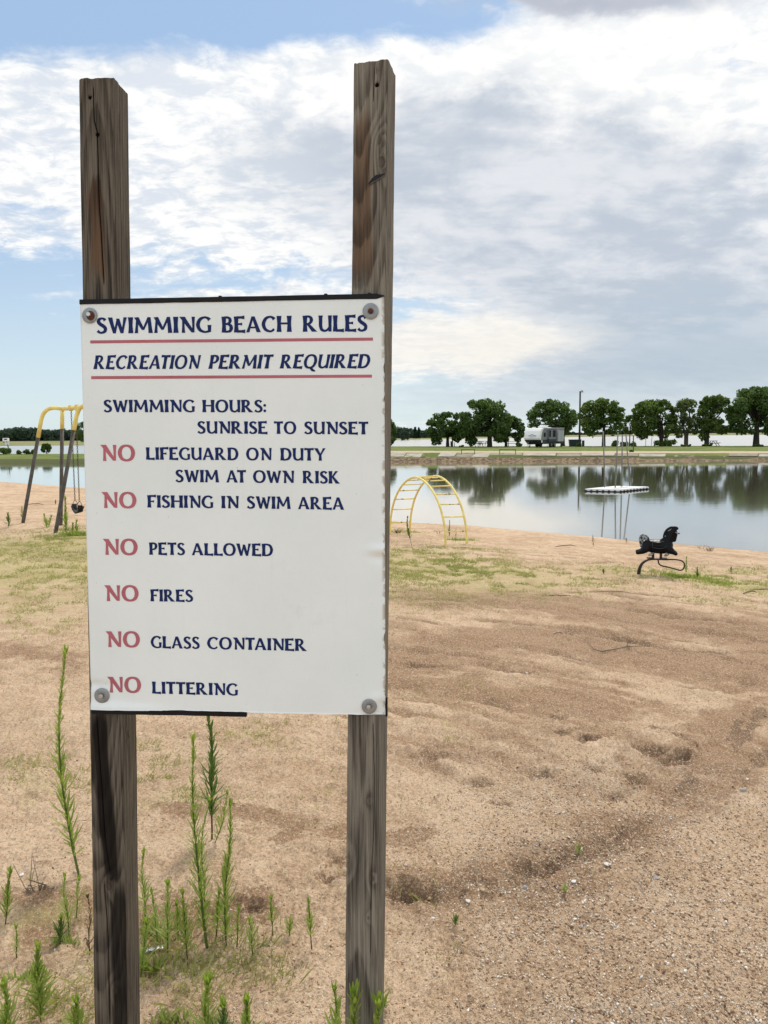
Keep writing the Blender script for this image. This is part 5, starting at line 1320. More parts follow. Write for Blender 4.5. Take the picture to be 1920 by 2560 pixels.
# ------------------------------------------------------------------ travel trailer
def trailer():
    b = at(1361, 1118, lawn_z(1361)); a = math.radians(42)
    root = thing('travel_trailer', 'white and grey travel trailer parked on the far lawn', 'travel trailer', b)
    # local x = forward (towards the hitch), y = left side that faces the lake; forward is (-sin a, -cos a)
    root.rotation_euler = (0, 0, math.atan2(-math.cos(a), -math.sin(a)))
    Lh, Wd = 3.45, 1.22; zf, zr = .48, 2.66
    def side_prof(x0, x1, front):
        return [(x0, zf), (x1, zf)]
    prof = [(-Lh, zf+.25), (-Lh+.25, zf), (Lh-.9, zf), (Lh-.12, 1.05), (Lh, 1.30), (Lh-.08, 1.75), (Lh-.30, 2.25), (Lh-.62, 2.58), (Lh-.95, zr), (-Lh, zr)]
    MB().prism(prof, -Wd, Wd).build('body', M['grey_paint'], root, bevel=.04)
    cap = [(Lh-.42, 1.06), (Lh-.10, 1.06), (Lh+.015, 1.30), (Lh-.065, 1.76), (Lh-.285, 2.27), (Lh-.61, 2.60), (Lh-.97, zr+.02), (Lh-1.25, zr+.02), (Lh-.82, 2.3), (Lh-.50, 1.6)]
    MB().prism(cap, -Wd-.012, Wd+.012).build('front_cap', M['white_paint'], root, bevel=.03)
    MB().prism([(-Lh, zr), (Lh-.95, zr), (Lh-.95, zr+.05), (-Lh, zr+.05)], -Wd-.01, Wd+.01).build('roof', M['white_paint'], root, bevel=.02)
    MB().prism([(-Lh-.01, zf+.26), (-Lh+.25, zf-.01), (Lh-.9, zf-.01), (Lh-.10, 1.055), (Lh-.45, 1.055), (-Lh-.01, 1.16)], -Wd-.008, Wd+.008).build('lower_skirt', M['slate_paint'], root)
    # mountain emblem on the cap: ridge strokes following the cap
    def cap_pt(y, z):
        pz = [1.06, 1.30, 1.76, 2.27, 2.60]; px_ = [Lh-.10, Lh+.015, Lh-.065, Lh-.285, Lh-.61]; return (float(np.interp(z, pz, px_))+.02, y, z)
    emb = mat('emblem_blue', (.20, .22, .30), .5)
    rid = [(-.62, 1.62), (-.40, 1.64), (-.22, 1.74), (-.05, 1.86), (.08, 1.78), (.20, 1.80), (.38, 1.68), (.60, 1.63)]
    MB().tube([cap_pt(y, z) for y, z in rid], .028, 6).tube([cap_pt(y, z) for y, z in ((-.30, 1.66), (-.05, 1.76), (.25, 1.67))], .02, 6).tube([cap_pt(-.34, 1.50), cap_pt(.36, 1.50)], .032, 6).tube([cap_pt(.42, 1.60), cap_pt(.66, 1.58)], .03, 6).build('emblem', emb, root)
    # left side: slide-out with two windows, second slide-out, rear window
    ys = Wd
    def sx(zp): return Lh-.45-(zp-655)/(1350-655)*(2*Lh-.45)
    def sz(yp): return (860-yp)*.0049
    x0, x1 = sx(825), sx(1045)
    MB().box(((x0+x1)/2, ys+.13, 1.62), (abs(x1-x0), .26, 1.62)).build('slide_out', M['grey_paint'], root, bevel=.015)
    MB().box(((x0+x1)/2, ys+.135, .98), (abs(x1-x0)+.01, .27, .36)).build('slide_skirt', M['slate_paint'], root)
    for yy in ((x0, x1),):
        for xx in yy: MB().box((xx, ys+.27, 1.7), (.07, .03, 1.6)).build('slide_trim', M['slate_paint'], root)
        MB().box(((x0+x1)/2, ys+.27, 2.46), (abs(x1-x0), .03, .07)).build('slide_trim', M['slate_paint'], root)
    def window(xa, xb, ya, yb, yo):
        xa, xb = sx(xa), sx(xb); za, zb = sz(yb), sz(ya)
        f = MB().box(((xa+xb)/2, yo+.012, (za+zb)/2), (abs(xa-xb)+.12, .024, zb-za+.1)).build('window', M['slate_paint'], root, bevel=.006)
        MB().box(((xa+xb)/2, yo+.026, (za+zb)/2), (abs(xa-xb), .012, zb-za)).build('pane', M['dark_glass'], f)
    window(848, 885, 392, 560, ys+.26); window(950, 1020, 392, 560, ys+.26)
    window(735, 775, 450, 552, ys); window(1285, 1318, 390, 495, ys)
    x0, x1 = sx(1090), sx(1232)
    MB().box(((x0+x1)/2, ys+.22, (sz(380)+sz(697))/2), (abs(x1-x0), .44, sz(380)-sz(697))).build('slide_out', mat('pale_panel', (.36, .375, .375), .5, var=.05), root, bevel=.015)
    for dx in (x0, x1): MB().box((dx, ys+.452, 1.6), (.05, .03, 1.55)).build('slide_trim', M['white_paint'], root)
    # door on the other side
    dr = MB().box((.9, -ys-.012, 1.45), (.70, .03, 1.85)).build('door', M['white_paint'], root, bevel=.01)
    MB().box((.62, -ys-.045, 1.4), (.05, .05, .12)).build('handle', M['steel'], dr)
    MB().box((.45, ys+.02, 1.02), (.28, .03, .28)).box((Lh-.62, ys+.02, .86), (.26, .03, .30)).build('hatch', M['white_paint'], root)
    # roof gear
    MB().box((.15, 0, zr+.23), (.95, .70, .36)).build('air_conditioner', M['white_paint'], root, bevel=.06)
    MB().tube([(1.75, .3, zr+.03), (1.75, .3, zr+.26), (1.75, .3, zr+.34)], [.30, .28, .12], 12).build('satellite_dome', M['white_paint'], root, smooth=True)
    MB().box((2.05, -.5, zr+.11), (.38, .38, .16)).build('roof_vent', M['white_paint'], root, bevel=.03)
    MB().tube([(2.2, .6, zr), (2.2, .6, zr+.22)], .03, 6).build('vent_pipe', M['white_paint'], root)
    # wheels
    for x in (-.75, .15):
        for s in (-1, 1):
            w = MB().tube([(x, s*(Wd-.24), .36), (x, s*(Wd-.02), .36)], .36, 20).build('wheel', M['black_rubber'], root)
            MB().tube([(x, s*(Wd-.02), .36), (x, s*(Wd+.01), .36)], .19, 14).build('rim', M['steel'], w)
    MB().tube([(Lh-.3, -.55, .50), (Lh+1.0, 0, .50)], .05, 6).tube([(Lh-.3, .55, .50), (Lh+1.0, 0, .50)], .05, 6).build('hitch_frame', M['black'], root)
    MB().tube([(Lh+.95, 0, 0), (Lh+.95, 0, .75)], .05, 8).build('hitch_jack', M['steel'], root)
    for s in (-.2, .2): MB().tube([(Lh+.25, s, .52), (Lh+.25, s, .95), (Lh+.25, s, 1.05)], [.16, .16, .06], 12).build('gas_bottle', M['black'], root, smooth=True)
    for x in (-Lh+.35, Lh-1.0):
        for s in (-1, 1): MB().tube([(x, s*.95, 0), (x, s*.85, .50)], [.09, .05], 6).build('stabiliser_leg', M['black'], root)
    for i in range(3): MB().box((1.05, ys+.18+.0*i, .42-.14*i+.0), (.62, .22+.16*i, .03)).build('step', M['black'], root)
trailer()
# distant white camper beyond the left water
def camper():
    b = atY(15, 1101.5, 420); b[2] = -.55; s = 420/F
    root = thing('white_camper', 'tiny white camper far beyond the water at the left edge', 'camper', b)
    MB().box((0, 0, 1.6), (12*s, 2.4, 2.0)).build('body', M['white_paint'], root, bevel=.12)
    MB().box((.4, -1.215, 1.9), (1.6, .05, .6)).build('window', M['dark_glass'], root)
    for x in (-.8, .8): MB().tube([(x, -1.1, .35), (x, -.8, .35)], .35, 12).build('wheel', M['black_rubber'], root)
camper()
# ------------------------------------------------------------------ weeds
def weed(base, top, n_leaf, leaf_len, label, leaf='weed_leaf', stem='stem_green', bend=.0, width=.0055, rs=0, tip=True, bare=.06, rfac=1.0, name='horseweed', below=False, cat='weed', group='tall weeds in the sand'):
    rng = random.Random(rs+int(base[0])*7+int(top[1]))
    if below: g = np.array([*base[:2], gz(*base[:2])]) if len(base) == 2 and abs(base[0]) < 40 and base[1] < 40 else GG(*base)
    else: g = GG(*base)
    T = Vector([float(q) for q in (atY(top[0], top[1], g[1]-.0)-g)])
    h = T.length; root = thing(name, label, cat, g, 0, group)
    m = 14; path = []
    side = Vector((rng.uniform(-1, 1), rng.uniform(-1, 1), 0))*h*.03
    for i in range(m+1):
        t = i/m; p = T*t+Vector((math.sin(t*math.pi)*bend*h, 0, 0))+side*math.sin(t*7)*t; path.append(p)
    r0_ = max(.0022, .0048*rfac*min(1.2, h/.7))
    MB().tube([path[0]-Vector((0, 0, .03))]+path, [r0_]+[r0_*(1-.75*i/m) for i in range(m+1)], 6).build('stem', M[stem], root, smooth=True)
    def P(t):
        q = min(m-1e-6, t*m); i = int(q); return path[i].lerp(path[i+1], q-i)
    V, Fc, V2, F2 = [], [], [], []
    leaf_len *= 1.16; n_leaf = int(n_leaf*1.3)
    def blade(p, az, el, L, w, vs, fs, curl):
        d = Vector((math.cos(az)*math.cos(el), math.sin(az)*math.cos(el), math.sin(el))); s = Vector((-math.sin(az), math.cos(az), 0))
        upv = s.cross(d); b = len(vs)
        for t, ww, cu in ((0, .35, 0), (.35, 1, curl*.25), (.7, .8, curl*.75), (1, .06, curl*1.5)):
            c = p+d*L*t+upv*(-L*cu)
            if t in (0,): pass
            vs.append(tuple(c-s*w*ww)); vs.append(tuple(c+s*w*ww))
        for k in range(3): fs.append((b+2*k, b+2*k+1, b+2*k+3, b+2*k+2))
    ga = 2.399
    for i in range(n_leaf):
        t = bare+(1-bare)*(i/n_leaf)**.92
        L = leaf_len*(.50+.75*math.sin(min(1, (t*1.25+.12))*math.pi*.92))*rng.uniform(.55, 1.25)*(1.0-.45*t)
        el = math.radians(rng.uniform(10, 60)+22*t); 
        if t < bare+.05: L *= .7
        blade(P(t), i*ga+rng.uniform(-.4, .4), el, L, width*rng.uniform(.7, 1.2)*(1-.35*t), V, Fc, rng.uniform(.02, .20))
    if tip:
        for i in range(12): blade(P(1.0-.02*rng.random()), i*ga, math.radians(rng.uniform(48, 82)), leaf_len*rng.uniform(.35, .62), width*.75, V2, F2, rng.uniform(.02, .15))
    mesh_np('leaves', np.array(V), np.array(Fc), M[leaf], root, smooth=False)
    if tip: mesh_np('leaf_tip', np.array(V2), np.array(F2), M['weed_tip' if leaf != 'weed_dry' else 'weed_dry'], root, smooth=False)
    return root
weed((198, 2188), (163, 1636), 185, .068, 'tallest weed, standing alone left of the left sign post', 'weed_leaf', bend=-.05, width=.0048, bare=.085)
weed((517, 2356), (482, 1848), 210, .060, 'tall bright weed with feathery leaves under the sign board', 'weed_leaf', bend=-.018, width=.0035)
weed((530, 2095), (519, 1768), 140, .078, 'dark green weed reaching up behind the lower sign edge', 'weed_dark', 'stem_brown', bend=.012, width=.0055, bare=.16)
weed((565, 2356), (580, 2013), 130, .056, 'upright weed just right of the tall feathery one', 'weed_leaf', bend=-.02, width=.0042)
weed((512, 2330), (519, 2000), 90, .045, 'thin weed hugging the right side of the tall feathery one', 'weed_pale', bend=-.02, width=.003)
weed((538, 2110), (568, 1986), 50, .045, 'slender side weed leaning right beside the dark green one', 'weed_leaf', bend=.04, width=.0035)
weed((363, 2300), (356, 2137), 55, .045, 'small pale weed close against the left post, upper one', 'weed_pale', width=.004)
weed((352, 2440), (366, 2310), 50, .05, 'small weed close against the left post, lower one', 'weed_leaf', width=.004)
weed((419, 2380), (419, 2212), 80, .05, 'bushy pale weed midway between the left post and the feathery weed', 'weed_pale', width=.0035)
weed((395, 2360), (380, 2235), 50, .042, 'short pale weed left of the bushy pale one', 'weed_pale', width=.0035)
weed((469, 2404), (456, 2235), 70, .045, 'short weed with a bare brown foot left of the feathery weed', 'weed_leaf', 'stem_brown', width=.004, bare=.2)
weed((445, 2330), (442, 2262), 40, .04, 'tiny weed between the bushy pale one and the feathery weed', 'weed_leaf', width=.0035)
weed((540, 2340), (548, 2235), 40, .045, 'little green weed at the foot of the upright weed', 'weed_leaf', 'stem_brown', width=.004, bare=.15)
weed((592, 2360), (596, 2275), 26, .035, 'sparse stubby weed to the right of the upright weed', 'weed_leaf', 'stem_brown', width=.003)
weed((632, 2385), (626, 2310), 40, .05, 'low bushy tuft right of the weed cluster', 'weed_pale', 'stem_brown', width=.003)
weed((682, 2340), (677, 2247), 36, .036, 'small weed beside the dark pit in the sand', 'weed_leaf', 'stem_brown', width=.0035, bare=.25)
weed((779, 2362), (771, 2256), 42, .038, 'lone small weed just left of the right sign post', 'weed_leaf', 'stem_brown', width=.0035, bare=.25)
weed((724, 2332), (724, 2300), 26, .04, 'tiny grassy sprout in the sand left of the right post', 'weed_leaf', width=.003, tip=False)
weed((172, 2330), (159, 2196), 52, .042, 'short pale weed below the tallest weed', 'weed_pale', 'stem_brown', width=.0038, bare=.12)
weed((190, 2290), (197, 2200), 34, .036, 'thin wispy weed beside the left edge of the left post', 'weed_leaf', width=.003)
weed((224, 2386), (222, 2245), 20, .03, 'dry brown stalk standing against the left post', 'weed_dry', 'stem_brown', width=.003)
weed((150, 2350), (152, 2300), 30, .045, 'low green sprout left of the dry brown stalk', 'weed_dark', width=.004)
weed((13, 2300), (25, 2183), 60, .045, 'leafy weed at the left picture edge, upper one', 'weed_leaf', 'stem_brown', width=.004, bare=.1)
weed((41, 2386), (41, 2322), 26, .03, 'tiny pale weed near the left picture edge', 'weed_pale', 'stem_brown', width=.003)
weed((102, 2556), (93, 2373), 110, .055, 'bushy bright-tipped weed in the bottom left corner', 'weed_leaf', width=.0052)
weed((15, 2630), (13, 2466), 80, .05, 'weed at the left picture edge, lowest one', 'weed_leaf', width=.005)
weed((192, 2640), (190, 2512), 60, .05, 'bright weed poking up at the bottom beside the left post', 'weed_leaf', width=.005)
weed((512, 2690), (519, 2458), 85, .065, 'bright weed rising from the bottom edge, left of centre', 'weed_leaf', width=.0052)
weed((548, 2690), (560, 2520), 60, .06, 'dark weed at the bottom edge beside the bright one', 'weed_dark', width=.0052)
weed((620, 2690), (617, 2514), 70, .07, 'wide bright leaf tuft at the bottom edge between the posts', 'weed_leaf', width=.0065)
weed((837, 2640), (839, 2478), 60, .05, 'slim weed at the foot of the right post, left side', 'weed_leaf', width=.0042)
weed((890, 2900), (884, 2500), 110, .085, 'broad-leaved weed in front of the right post', 'weed_leaf', width=.0068)
weed((946, 2900), (943, 2518), 110, .08, 'bright bushy weed at the right foot of the right post', 'weed_leaf', width=.0065)
weed((960, 2520), (964, 2498), 18, .03, 'tiny green sprout right of the right post', 'weed_leaf', width=.003, tip=False)
weed((1447, 2135), (1448, 2112), 20, .035, 'tiny green sprout on the gravel in mid right', 'weed_leaf', width=.003, tip=False)
weed((1412, 2245), (1412, 2226), 20, .03, 'tiny pale sprout on the gravel, lower one', 'weed_pale', width=.0025, tip=False)
weed((1138, 2315), (1139, 2295), 22, .03, 'tiny dark sprout in the sand right of the right post', 'weed_dark', width=.003, tip=False)
# small plants further back
G2 = 'small weeds around the play equipment'
weed((22, 1321), (20, 1287), 40, .10, 'dark stubby weed left of the swing legs', 'weed_dark', width=.012, group=G2)
weed((55, 1296), (55, 1270), 26, .08, 'small weed just above the left swing foot', 'weed_leaf', width=.011, group=G2)
weed((165, 1337), (163, 1247), 90, .11, 'tall green weed right of the swing legs', 'weed_leaf', width=.014, group=G2)
weed((119, 1322), (110, 1290), 36, .10, 'low leafy weed between the swing legs', 'weed_leaf', width=.012, group=G2)
weed((122, 1318), (128, 1292), 28, .09, 'sparse weed beside the low leafy one between the swing legs', 'weed_leaf', 'stem_brown', width=.010, group=G2)
weed((181, 1335), (182, 1312), 24, .09, 'short green weed beside the tall one near the swing', 'weed_leaf', width=.012, group=G2)
weed((192, 1336), (191, 1304), 30, .09, 'short green weed nearest the sign by the swing', 'weed_leaf', width=.012, group=G2)
weed((139, 1262), (139, 1250), 20, .06, 'brown dry weed on the sand beyond the swing', 'weed_dry', 'stem_brown', width=.01, group=G2, tip=False)
weed((1031, 1371), (1018, 1295), 70, .07, 'tall leaning weed under the left side of the climbing arch', 'weed_dark', 'stem_brown', width=.012, bare=.3, group=G2, bend=-.04)
weed((1123, 1341), (1124, 1304), 40, .06, 'dark weed behind the right side of the climbing arch', 'weed_dark', 'stem_brown', width=.009, group=G2)
weed((1139, 1357), (1140, 1320), 14, .05, 'bare brown stalk between the right feet of the arch', 'weed_dry', 'stem_brown', width=.006, group=G2, tip=False)
weed((1715, 1433), (1716, 1395), 46, .05, 'slim weed touching the steel loop of the horse', 'weed_leaf', width=.007, group=G2)
weed((1743, 1446), (1743, 1421), 40, .05, 'short dark weed right of the spring horse', 'weed_dark', width=.008, group=G2)
weed((1828, 1430), (1828, 1418), 20, .05, 'little dark weed on the sand far right of the horse', 'weed_dark', width=.008, group=G2, tip=False)
weed((1509, 1435), (1508, 1424), 20, .05, 'little dark weed on the sand left of the horse', 'weed_dark', width=.008, group=G2, tip=False)
weed((1483, 1368), (1482, 1338), 16, .06, 'dry brown stalk at the waterline below the raft pipes', 'weed_dry', 'stem_brown', width=.009, group=G2, tip=False)
weed((1566, 1356), (1566, 1346), 12, .05, 'tiny dry stalk at the waterline right of the raft reflection', 'weed_dry', 'stem_brown', width=.009, group=G2, tip=False)
def dry_brush(px, py, w, h, n, label, m='stem_dry', name='dry_brush', seed=1):
    rng = random.Random(seed); g = GG(px, py); s = float((g-EYE)@fw)/F; root = tag(bpy.data.objects.new(name, None), label, 'dead plant'); link(root); root.location = tuple(map(float, g))
    mb = MB()
    for i in range(n):
        a = rng.uniform(-1, 1); e = Vector((a*w*s*.5, rng.uniform(-.5, .5)*w*s*.4, h*s*rng.uniform(.4, 1))); b = Vector((a*w*s*.15, 0, -.02))
        md = b.lerp(e, .5)+Vector((rng.uniform(-.03, .03), 0, rng.uniform(-.01, .04)))
        mb.tube([b, md, e], [.003, .0025, .0012], 5)
        if i % 2: mb.tube([md, md+Vector((rng.uniform(-.1, .1), rng.uniform(-.1, .1), rng.uniform(.02, .09)))], [.0018, .001], 4)
    mb.build('twigs', M[m], root)
dry_brush(1773, 1379, 24, 14, 26, 'low clump of dry brush at the waterline right of the horse', seed=2)
dry_brush(1752, 1374, 26, 14, 7, 'bare forked driftwood twigs at the waterline behind the horse', seed=3)
dry_brush(996, 1334, 24, 11, 26, 'tangle of dead brown stems under the left foot of the arch', 'stem_brown', seed=4)
dry_brush(1096, 1336, 8, 9, 6, 'few dead stems in the sand inside the climbing arch', 'stem_brown', seed=5)
dry_brush(95, 2225, 75, 7, 16, 'sprawl of dead twigs lying near the left picture edge', seed=6)
def stick():
    pts = [(1469, 1598), (1474, 1615), (1485, 1630), (1504, 1638), (1535, 1631), (1568, 1624), (1608, 1624)]
    P = [GG(*p) for p in pts]; o = P[3]; root = tag(bpy.data.objects.new('fallen_branch', None), 'thin crooked dark branch lying on the sand below the horse', 'branch'); link(root); root.location = tuple(map(float, o))
    mb = MB(); mb.tube([tuple(p-o+np.array([0, 0, .016])) for p in P], [.002, .003, .0045, .006, .006, .005, .002], 6)
    a = P[5]-o; mb.tube([tuple(a+np.array([0, 0, .01])), tuple(a+np.array([.06, .18, .05])), tuple(a+np.array([.10, .34, .07]))], [.004, .003, .0015], 5)
    mb.build('limb', M['stem_dry'], root, smooth=True)
stick()
def sticks_small(px, py, ln, ang, label, r=.008, m='stem_dry'):
    g = GG(px, py); mb = MB(); rng = random.Random(px); d = Vector((math.cos(ang), math.sin(ang), 0))*ln
    o = mb.tube([-d*.5, -d*.15+Vector((0, .03*ln, r)), d*.2+Vector((0, -.02*ln, r*1.5)), d*.5], [r*.3, r*.55, r*.6, r*.2], 6).build('twig', M[m], None, smooth=True)
    o.location = (float(g[0]), float(g[1]), float(g[2])+r*.6); tag(o, label, 'twig', 'loose twigs on the sand')
sticks_small(1415, 1367, .42, .1, 'dark driftwood piece on the sand right of the arch', .018)
sticks_small(1385, 1487, .55, -.1, 'thin twig on the sand between arch and horse', .010)
sticks_small(1875, 1482, .22, .3, 'short dark driftwood piece right of the horse', .016)
sticks_small(1916, 1476, .35, -.3, 'dark driftwood stick at the right picture edge', .014)
sticks_small(1395, 1590, .10, .2, 'little dark twig on mid sand left of the branch', .009)
sticks_small(88, 1262, .5, -.1, 'dark driftwood bit on the sand left of the swing', .02)
sticks_small(1535, 1481, .4, -.25, 'flat dark twig below the spring horse', .010)
# ------------------------------------------------------------------ stones
def stone(px, py, r, m, label, sq=.6, seed=0):
    rng = np.random.RandomState(seed+px); bm = bmesh.new(); bmesh.ops.create_icosphere(bm, subdivisions=3, radius=1)
    a = rng.rand(3)*6; r *= .78
    for v in bm.verts:
        c = v.co; k = 1+.22*math.sin(c.x*3+a[0])*math.cos(c.y*2.6+a[1])+.16*math.sin(c.z*4+a[2])+.08*math.sin(c.x*8+c.y*7)
        v.co = Vector((c.x*r*1.25*k, c.y*r*k, c.z*r*sq*k))
    me = bpy.data.meshes.new('stone'); bm.to_mesh(me); bm.free(); me.materials.append(M[m]); me.polygons.foreach_set('use_smooth', [True]*len(me.polygons))
    g = GG(px, py); o = link(bpy.data.objects.new('stone', me)); o.location = (float(g[0]), float(g[1]), float(g[2])+r*sq*.35); o.rotation_euler = (0, 0, rng.rand()*3)
    tag(o, label, 'stone', 'loose stones on the sand')
stone(1312, 2224, .016, 'stone_grey', 'largest pale grey stone on the lower sand', .75)
stone(1516, 2177, .013, 'stone_white', 'flat white stone on the gravel right of the largest stone', .5)
stone(1434, 2220, .010, 'stone_white', 'small white stone just right of the largest grey stone')
stone(1170, 2262, .010, 'stone_white', 'white stone left of and below the largest stone')
stone(1082, 2298, .009, 'stone_white', 'small white stone right of the right sign post')
stone(1138, 2252, .006, 'stone_white', 'tiny white pebble above the white stone near the right post')
stone(1206, 2236, .010, 'stone_tan', 'yellow tan stone above the white stone near the right post')
stone(1073, 2213, .008, 'stone_tan', 'yellow tan pebble among the dark clods by the right post')
stone(1452, 2321, .009, 'stone_grey', 'grey stone on the bare lower sand')
stone(1641, 2203, .012, 'stone_grey', 'dark grey stone on the gravel at the right', .6)
stone(1870, 1949, .013, 'stone_white', 'flat white stone near the right edge of the track', .4)
stone(1858, 1972, .018, 'stone_grey', 'dark clod-like stone near the right edge of the track', .7)
stone(1317, 1681, .012, 'stone_white', 'small white stone on the mid sand')
stone(54, 2180, .010, 'stone_white', 'white stone left of the tallest weed', .5)
stone(18, 2310, .010, 'stone_tan', 'tan stone at the left picture edge', .7)
stone(1080, 2290, .004, 'stone_grey', 'tiny grey chip beside the small white stone', .7)
def wrapper():
    g = GG(380, 2374); n = 14; mb = MB()
    for i in range(n+1):
        t = i/n-.5
        for s in (-1, 1): mb.v.append((t*.075, s*.009+.003*math.sin(i*1.3), .010+.003*math.sin(i*1.9+s)))
        if i: mb.f.append((2*i-2, 2*i-1, 2*i+1, 2*i))
    o = mb.build('litter_scrap', mat('foil', (.7, .7, .72), .3, .4), None, smooth=True); o.location = tuple(map(float, g)); o.rotation_euler = (0, 0, .25)
    sm = o.modifiers.new('thick', 'SOLIDIFY'); sm.thickness = .0012
    tag(o, 'shiny white litter scrap among the weeds right of the left post', 'litter')
wrapper()
# ------------------------------------------------------------------ gravel, crumbs and grass
def gravel():
    rng = np.random.RandomState(3); N = 230000
    az = np.radians(rng.uniform(-31, 31, N)); r = 1.8*np.exp(rng.rand(N)**1.15*math.log(15/1.8))
    x, y = r*np.sin(az), r*np.cos(az)
    gp = G(1750, 2300)[:2]; gv = sstep(1.6, .3, np.hypot((x-gp[0]), (y-gp[1])*.62)+.25*fbm(x*2.5, y*2.5, 3, 91))
    clump = fbm(x*2.3, y*2.3, 3, 15)*.5+.5
    keep = rng.rand(N) < np.clip(.14+.95*gv+.55*(clump-.35), .05, 1); x, y, r, gv = x[keep], y[keep], r[keep], gv[keep]; n = len(x)
    i = np.clip(np.searchsorted(BR, r)-1, 0, len(BR)-2); a = np.arctan2(x, y); j = np.clip(np.searchsorted(BA, a)-1, 0, len(BA)-2); z = BZ[i, j]
    s = (.0014+.0026*rng.rand(n)**3+.0034*gv*rng.rand(n)**4)*(1+.06*r)
    ax = rng.normal(size=(n, 3)); ax[:, 2] *= .35; ax /= np.linalg.norm(ax, axis=1)[:, None]
    bx_ = np.cross(ax, rng.normal(size=(n, 3))); bx_ /= np.linalg.norm(bx_, axis=1)[:, None]; cx_ = np.cross(ax, bx_)
    el = 1+1.1*rng.rand(n)**2
    c = np.stack([x, y, z+s*.25], -1); S = s[:, None]
    V = np.stack([c+ax*S*el[:, None], c+bx_*S, c-ax*S*el[:, None], c-bx_*S*.9, c+cx_*S*.65, c-cx_*S*.6], 1).reshape(-1, 3)
    t = np.array([(0, 1, 4), (1, 2, 4), (2, 3, 4), (3, 0, 4), (1, 0, 5), (2, 1, 5), (3, 2, 5), (0, 3, 5)])
    f = (np.arange(n)[:, None, None]*6+t[None]).reshape(-1, 3)
    m = bpy.data.materials.new('gravel'); m.use_nodes = True; nt = m.node_tree; b = nt.nodes['Principled BSDF']; b.inputs['Roughness'].default_value = .85
    geo = nt.nodes.new('ShaderNodeNewGeometry'); ra = X(nt, geo.outputs['Random Per Island'])
    rp_ = nt.nodes.new('ShaderNodeValToRGB'); rp_.color_ramp.interpolation = 'CONSTANT'; e = rp_.color_ramp.elements
    e[0].position = 0; e[0].color = (.15, .095, .06, 1); e[1].position = .08; e[1].color = (.28, .18, .11, 1)
    for p, cc in ((.34, (.40, .28, .18)), (.58, (.52, .40, .28)), (.80, (.60, .51, .41)), (.94, (.68, .65, .60))): q = e.new(p); q.color = (*cc, 1)
    lk(nt, ra, rp_.inputs[0]); nt.links.new(rp_.outputs[0], b.inputs['Base Color'])
    tag(mesh_np('gravel', V, f, m, smooth=False), 'small stones and crumbs scattered over the sand', 'gravel', kind='stuff')
gravel()
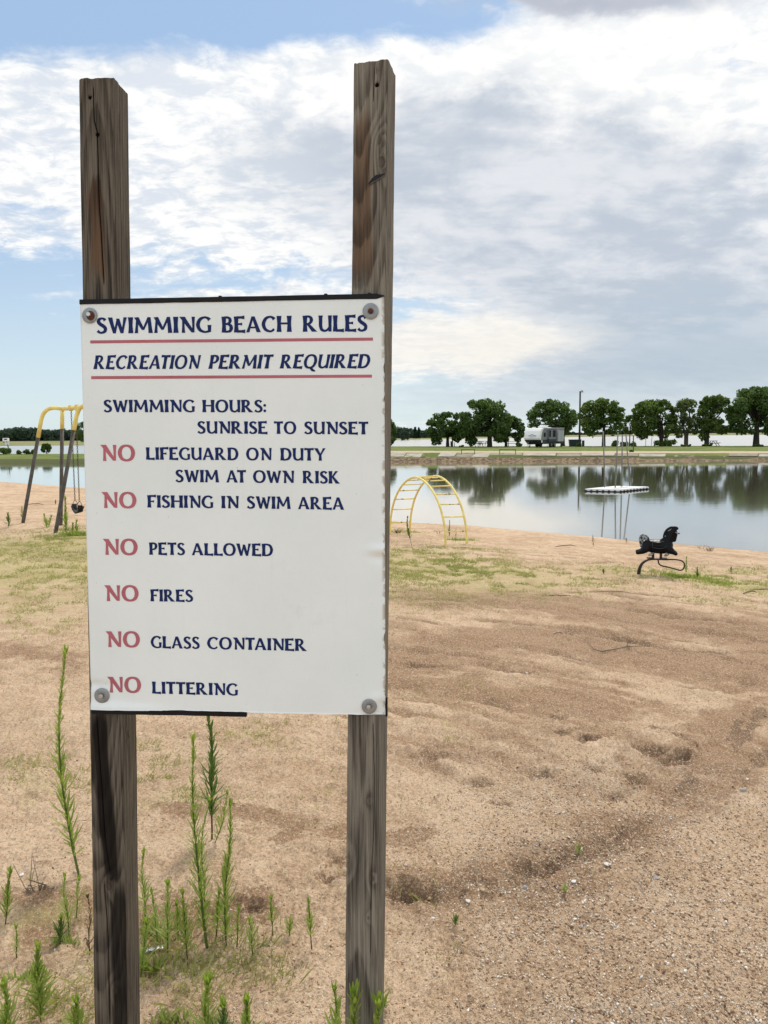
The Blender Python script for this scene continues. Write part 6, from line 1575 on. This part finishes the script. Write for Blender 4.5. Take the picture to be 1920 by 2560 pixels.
def grass():
    rng = np.random.RandomState(8); P = []
    for gx, gy, s, a in grassy:
        n = int(2300*a*min(s, 2.0)**1.2)+60
        q = rng.normal(size=(n, 2))*np.array([s*.55, s*.45])+np.array([gx, gy]); P.append(q)
    r = 2.2*np.exp(rng.rand(1700)*math.log(7)); az = np.radians(rng.uniform(-29, 6, 1700)); P.append(np.stack([r*np.sin(az), r*np.cos(az)], -1))
    P = np.concatenate(P); clump = fbm(P[:, 0]*5, P[:, 1]*5, 3, 17)
    P = P[clump > -.06+.15*rng.rand(len(P))]
    # each root carries a little fan of blades
    P = np.repeat(P, 2, 0); P += rng.normal(size=P.shape)*.012
    x, y = P[:, 0], P[:, 1]; r = np.hypot(x, y); a = np.arctan2(x, y); n = len(x)
    ok = (shore_r(a)-r > .6); x, y, r, a = x[ok], y[ok], r[ok], a[ok]; n = len(x)
    i = np.clip(np.searchsorted(BR, r)-1, 0, len(BR)-2); j = np.clip(np.searchsorted(BA, a)-1, 0, len(BA)-2); z = BZ[i, j]
    h = (.008+.022*rng.rand(n)**1.7)*(1+.05*np.minimum(r, 16))*(1+1.2*(r < 3.4)*rng.rand(n)**2); w = (.0010+.0010*rng.rand(n))*(1+.09*r)
    an = rng.rand(n)*6.28; le = rng.rand(n)*1.1
    d = np.stack([np.cos(an)*le, np.sin(an)*le, np.ones(n)], -1); s = np.stack([-np.sin(an), np.cos(an), np.zeros(n)], -1)*w[:, None]
    b = np.stack([x, y, z-.003], -1)
    V = np.stack([b-s, b+s, b+d*h[:, None]*.6+s*.7, b+d*h[:, None]*np.array([1.25, 1.25, .95])], 1).reshape(-1, 3)
    f = np.arange(n*4).reshape(-1, 4)
    tag(mesh_np('grass', V, f, M['grass'], smooth=False), 'thin patches of short grass in the sand', 'grass', kind='stuff')
grass()
# taller green grass beside the horse and the arch
def tuft(px, py, w, h, n, label, seed, m='weed_leaf'):
    rng = random.Random(seed); g = GG(px, py); s = float((g-EYE)@fw)/F; V, Fc = [], []
    for i in range(n):
        x = rng.gauss(0, .32)*w*s; y = rng.gauss(0, .25)*w*s*.5; L = h*s*rng.uniform(.4, 1); a = rng.uniform(0, 6.28); le = rng.uniform(.1, .7); b = len(V)
        z0 = gz(g[0]+x, g[1]+y)-g[2]-.005
        wd = .004+.0012*g[1]*.3
        p0 = Vector((x, y, z0)); d = Vector((math.cos(a)*le, math.sin(a)*le, 1))*L; sd_ = Vector((-math.sin(a), math.cos(a), 0))*wd
        V += [tuple(p0-sd_), tuple(p0+sd_), tuple(p0+d*.6+sd_*.7), tuple(p0+Vector((d.x*1.3, d.y*1.3, d.z)))]; Fc.append((b, b+1, b+2, b+3))
    root = thing('grass_tuft', label, 'grass tuft', g, 0, 'taller grass tufts')
    mesh_np('blades', np.array(V), np.array(Fc), M[m], root, smooth=False)
tuft(1712, 1446, 90, 13, 420, 'bright green grass tuft right below the steel loop of the horse', 1)
tuft(1800, 1456, 80, 9, 260, 'lower grass tuft at the right of the spring horse', 2)
tuft(1590, 1432, 60, 6, 120, 'sparse grass tuft at the foot of the horse band', 3, 'weed_pale')
tuft(1150, 1352, 60, 9, 220, 'pale grass tuft around the right feet of the climbing arch', 4, 'weed_pale')
tuft(190, 1340, 50, 16, 260, 'green grass tuft at the sign edge below the swing seat', 5)
tuft(160, 2345, 60, 30, 60, 'grass tuft beside the left edge of the left post', 6, 'weed_pale')
tuft(60, 2440, 110, 30, 80, 'grass tuft in the lower left corner', 7, 'weed_pale')
tuft(380, 2420, 70, 60, 34, 'grassy weeds at the right foot of the left post', 8)
tuft(430, 2560, 90, 36, 70, 'grass tuft at the bottom edge right of the left post', 9, 'weed_pale')
tuft(400, 2330, 80, 60, 30, 'pale grass tuft among the weeds behind the left post', 10, 'weed_pale')
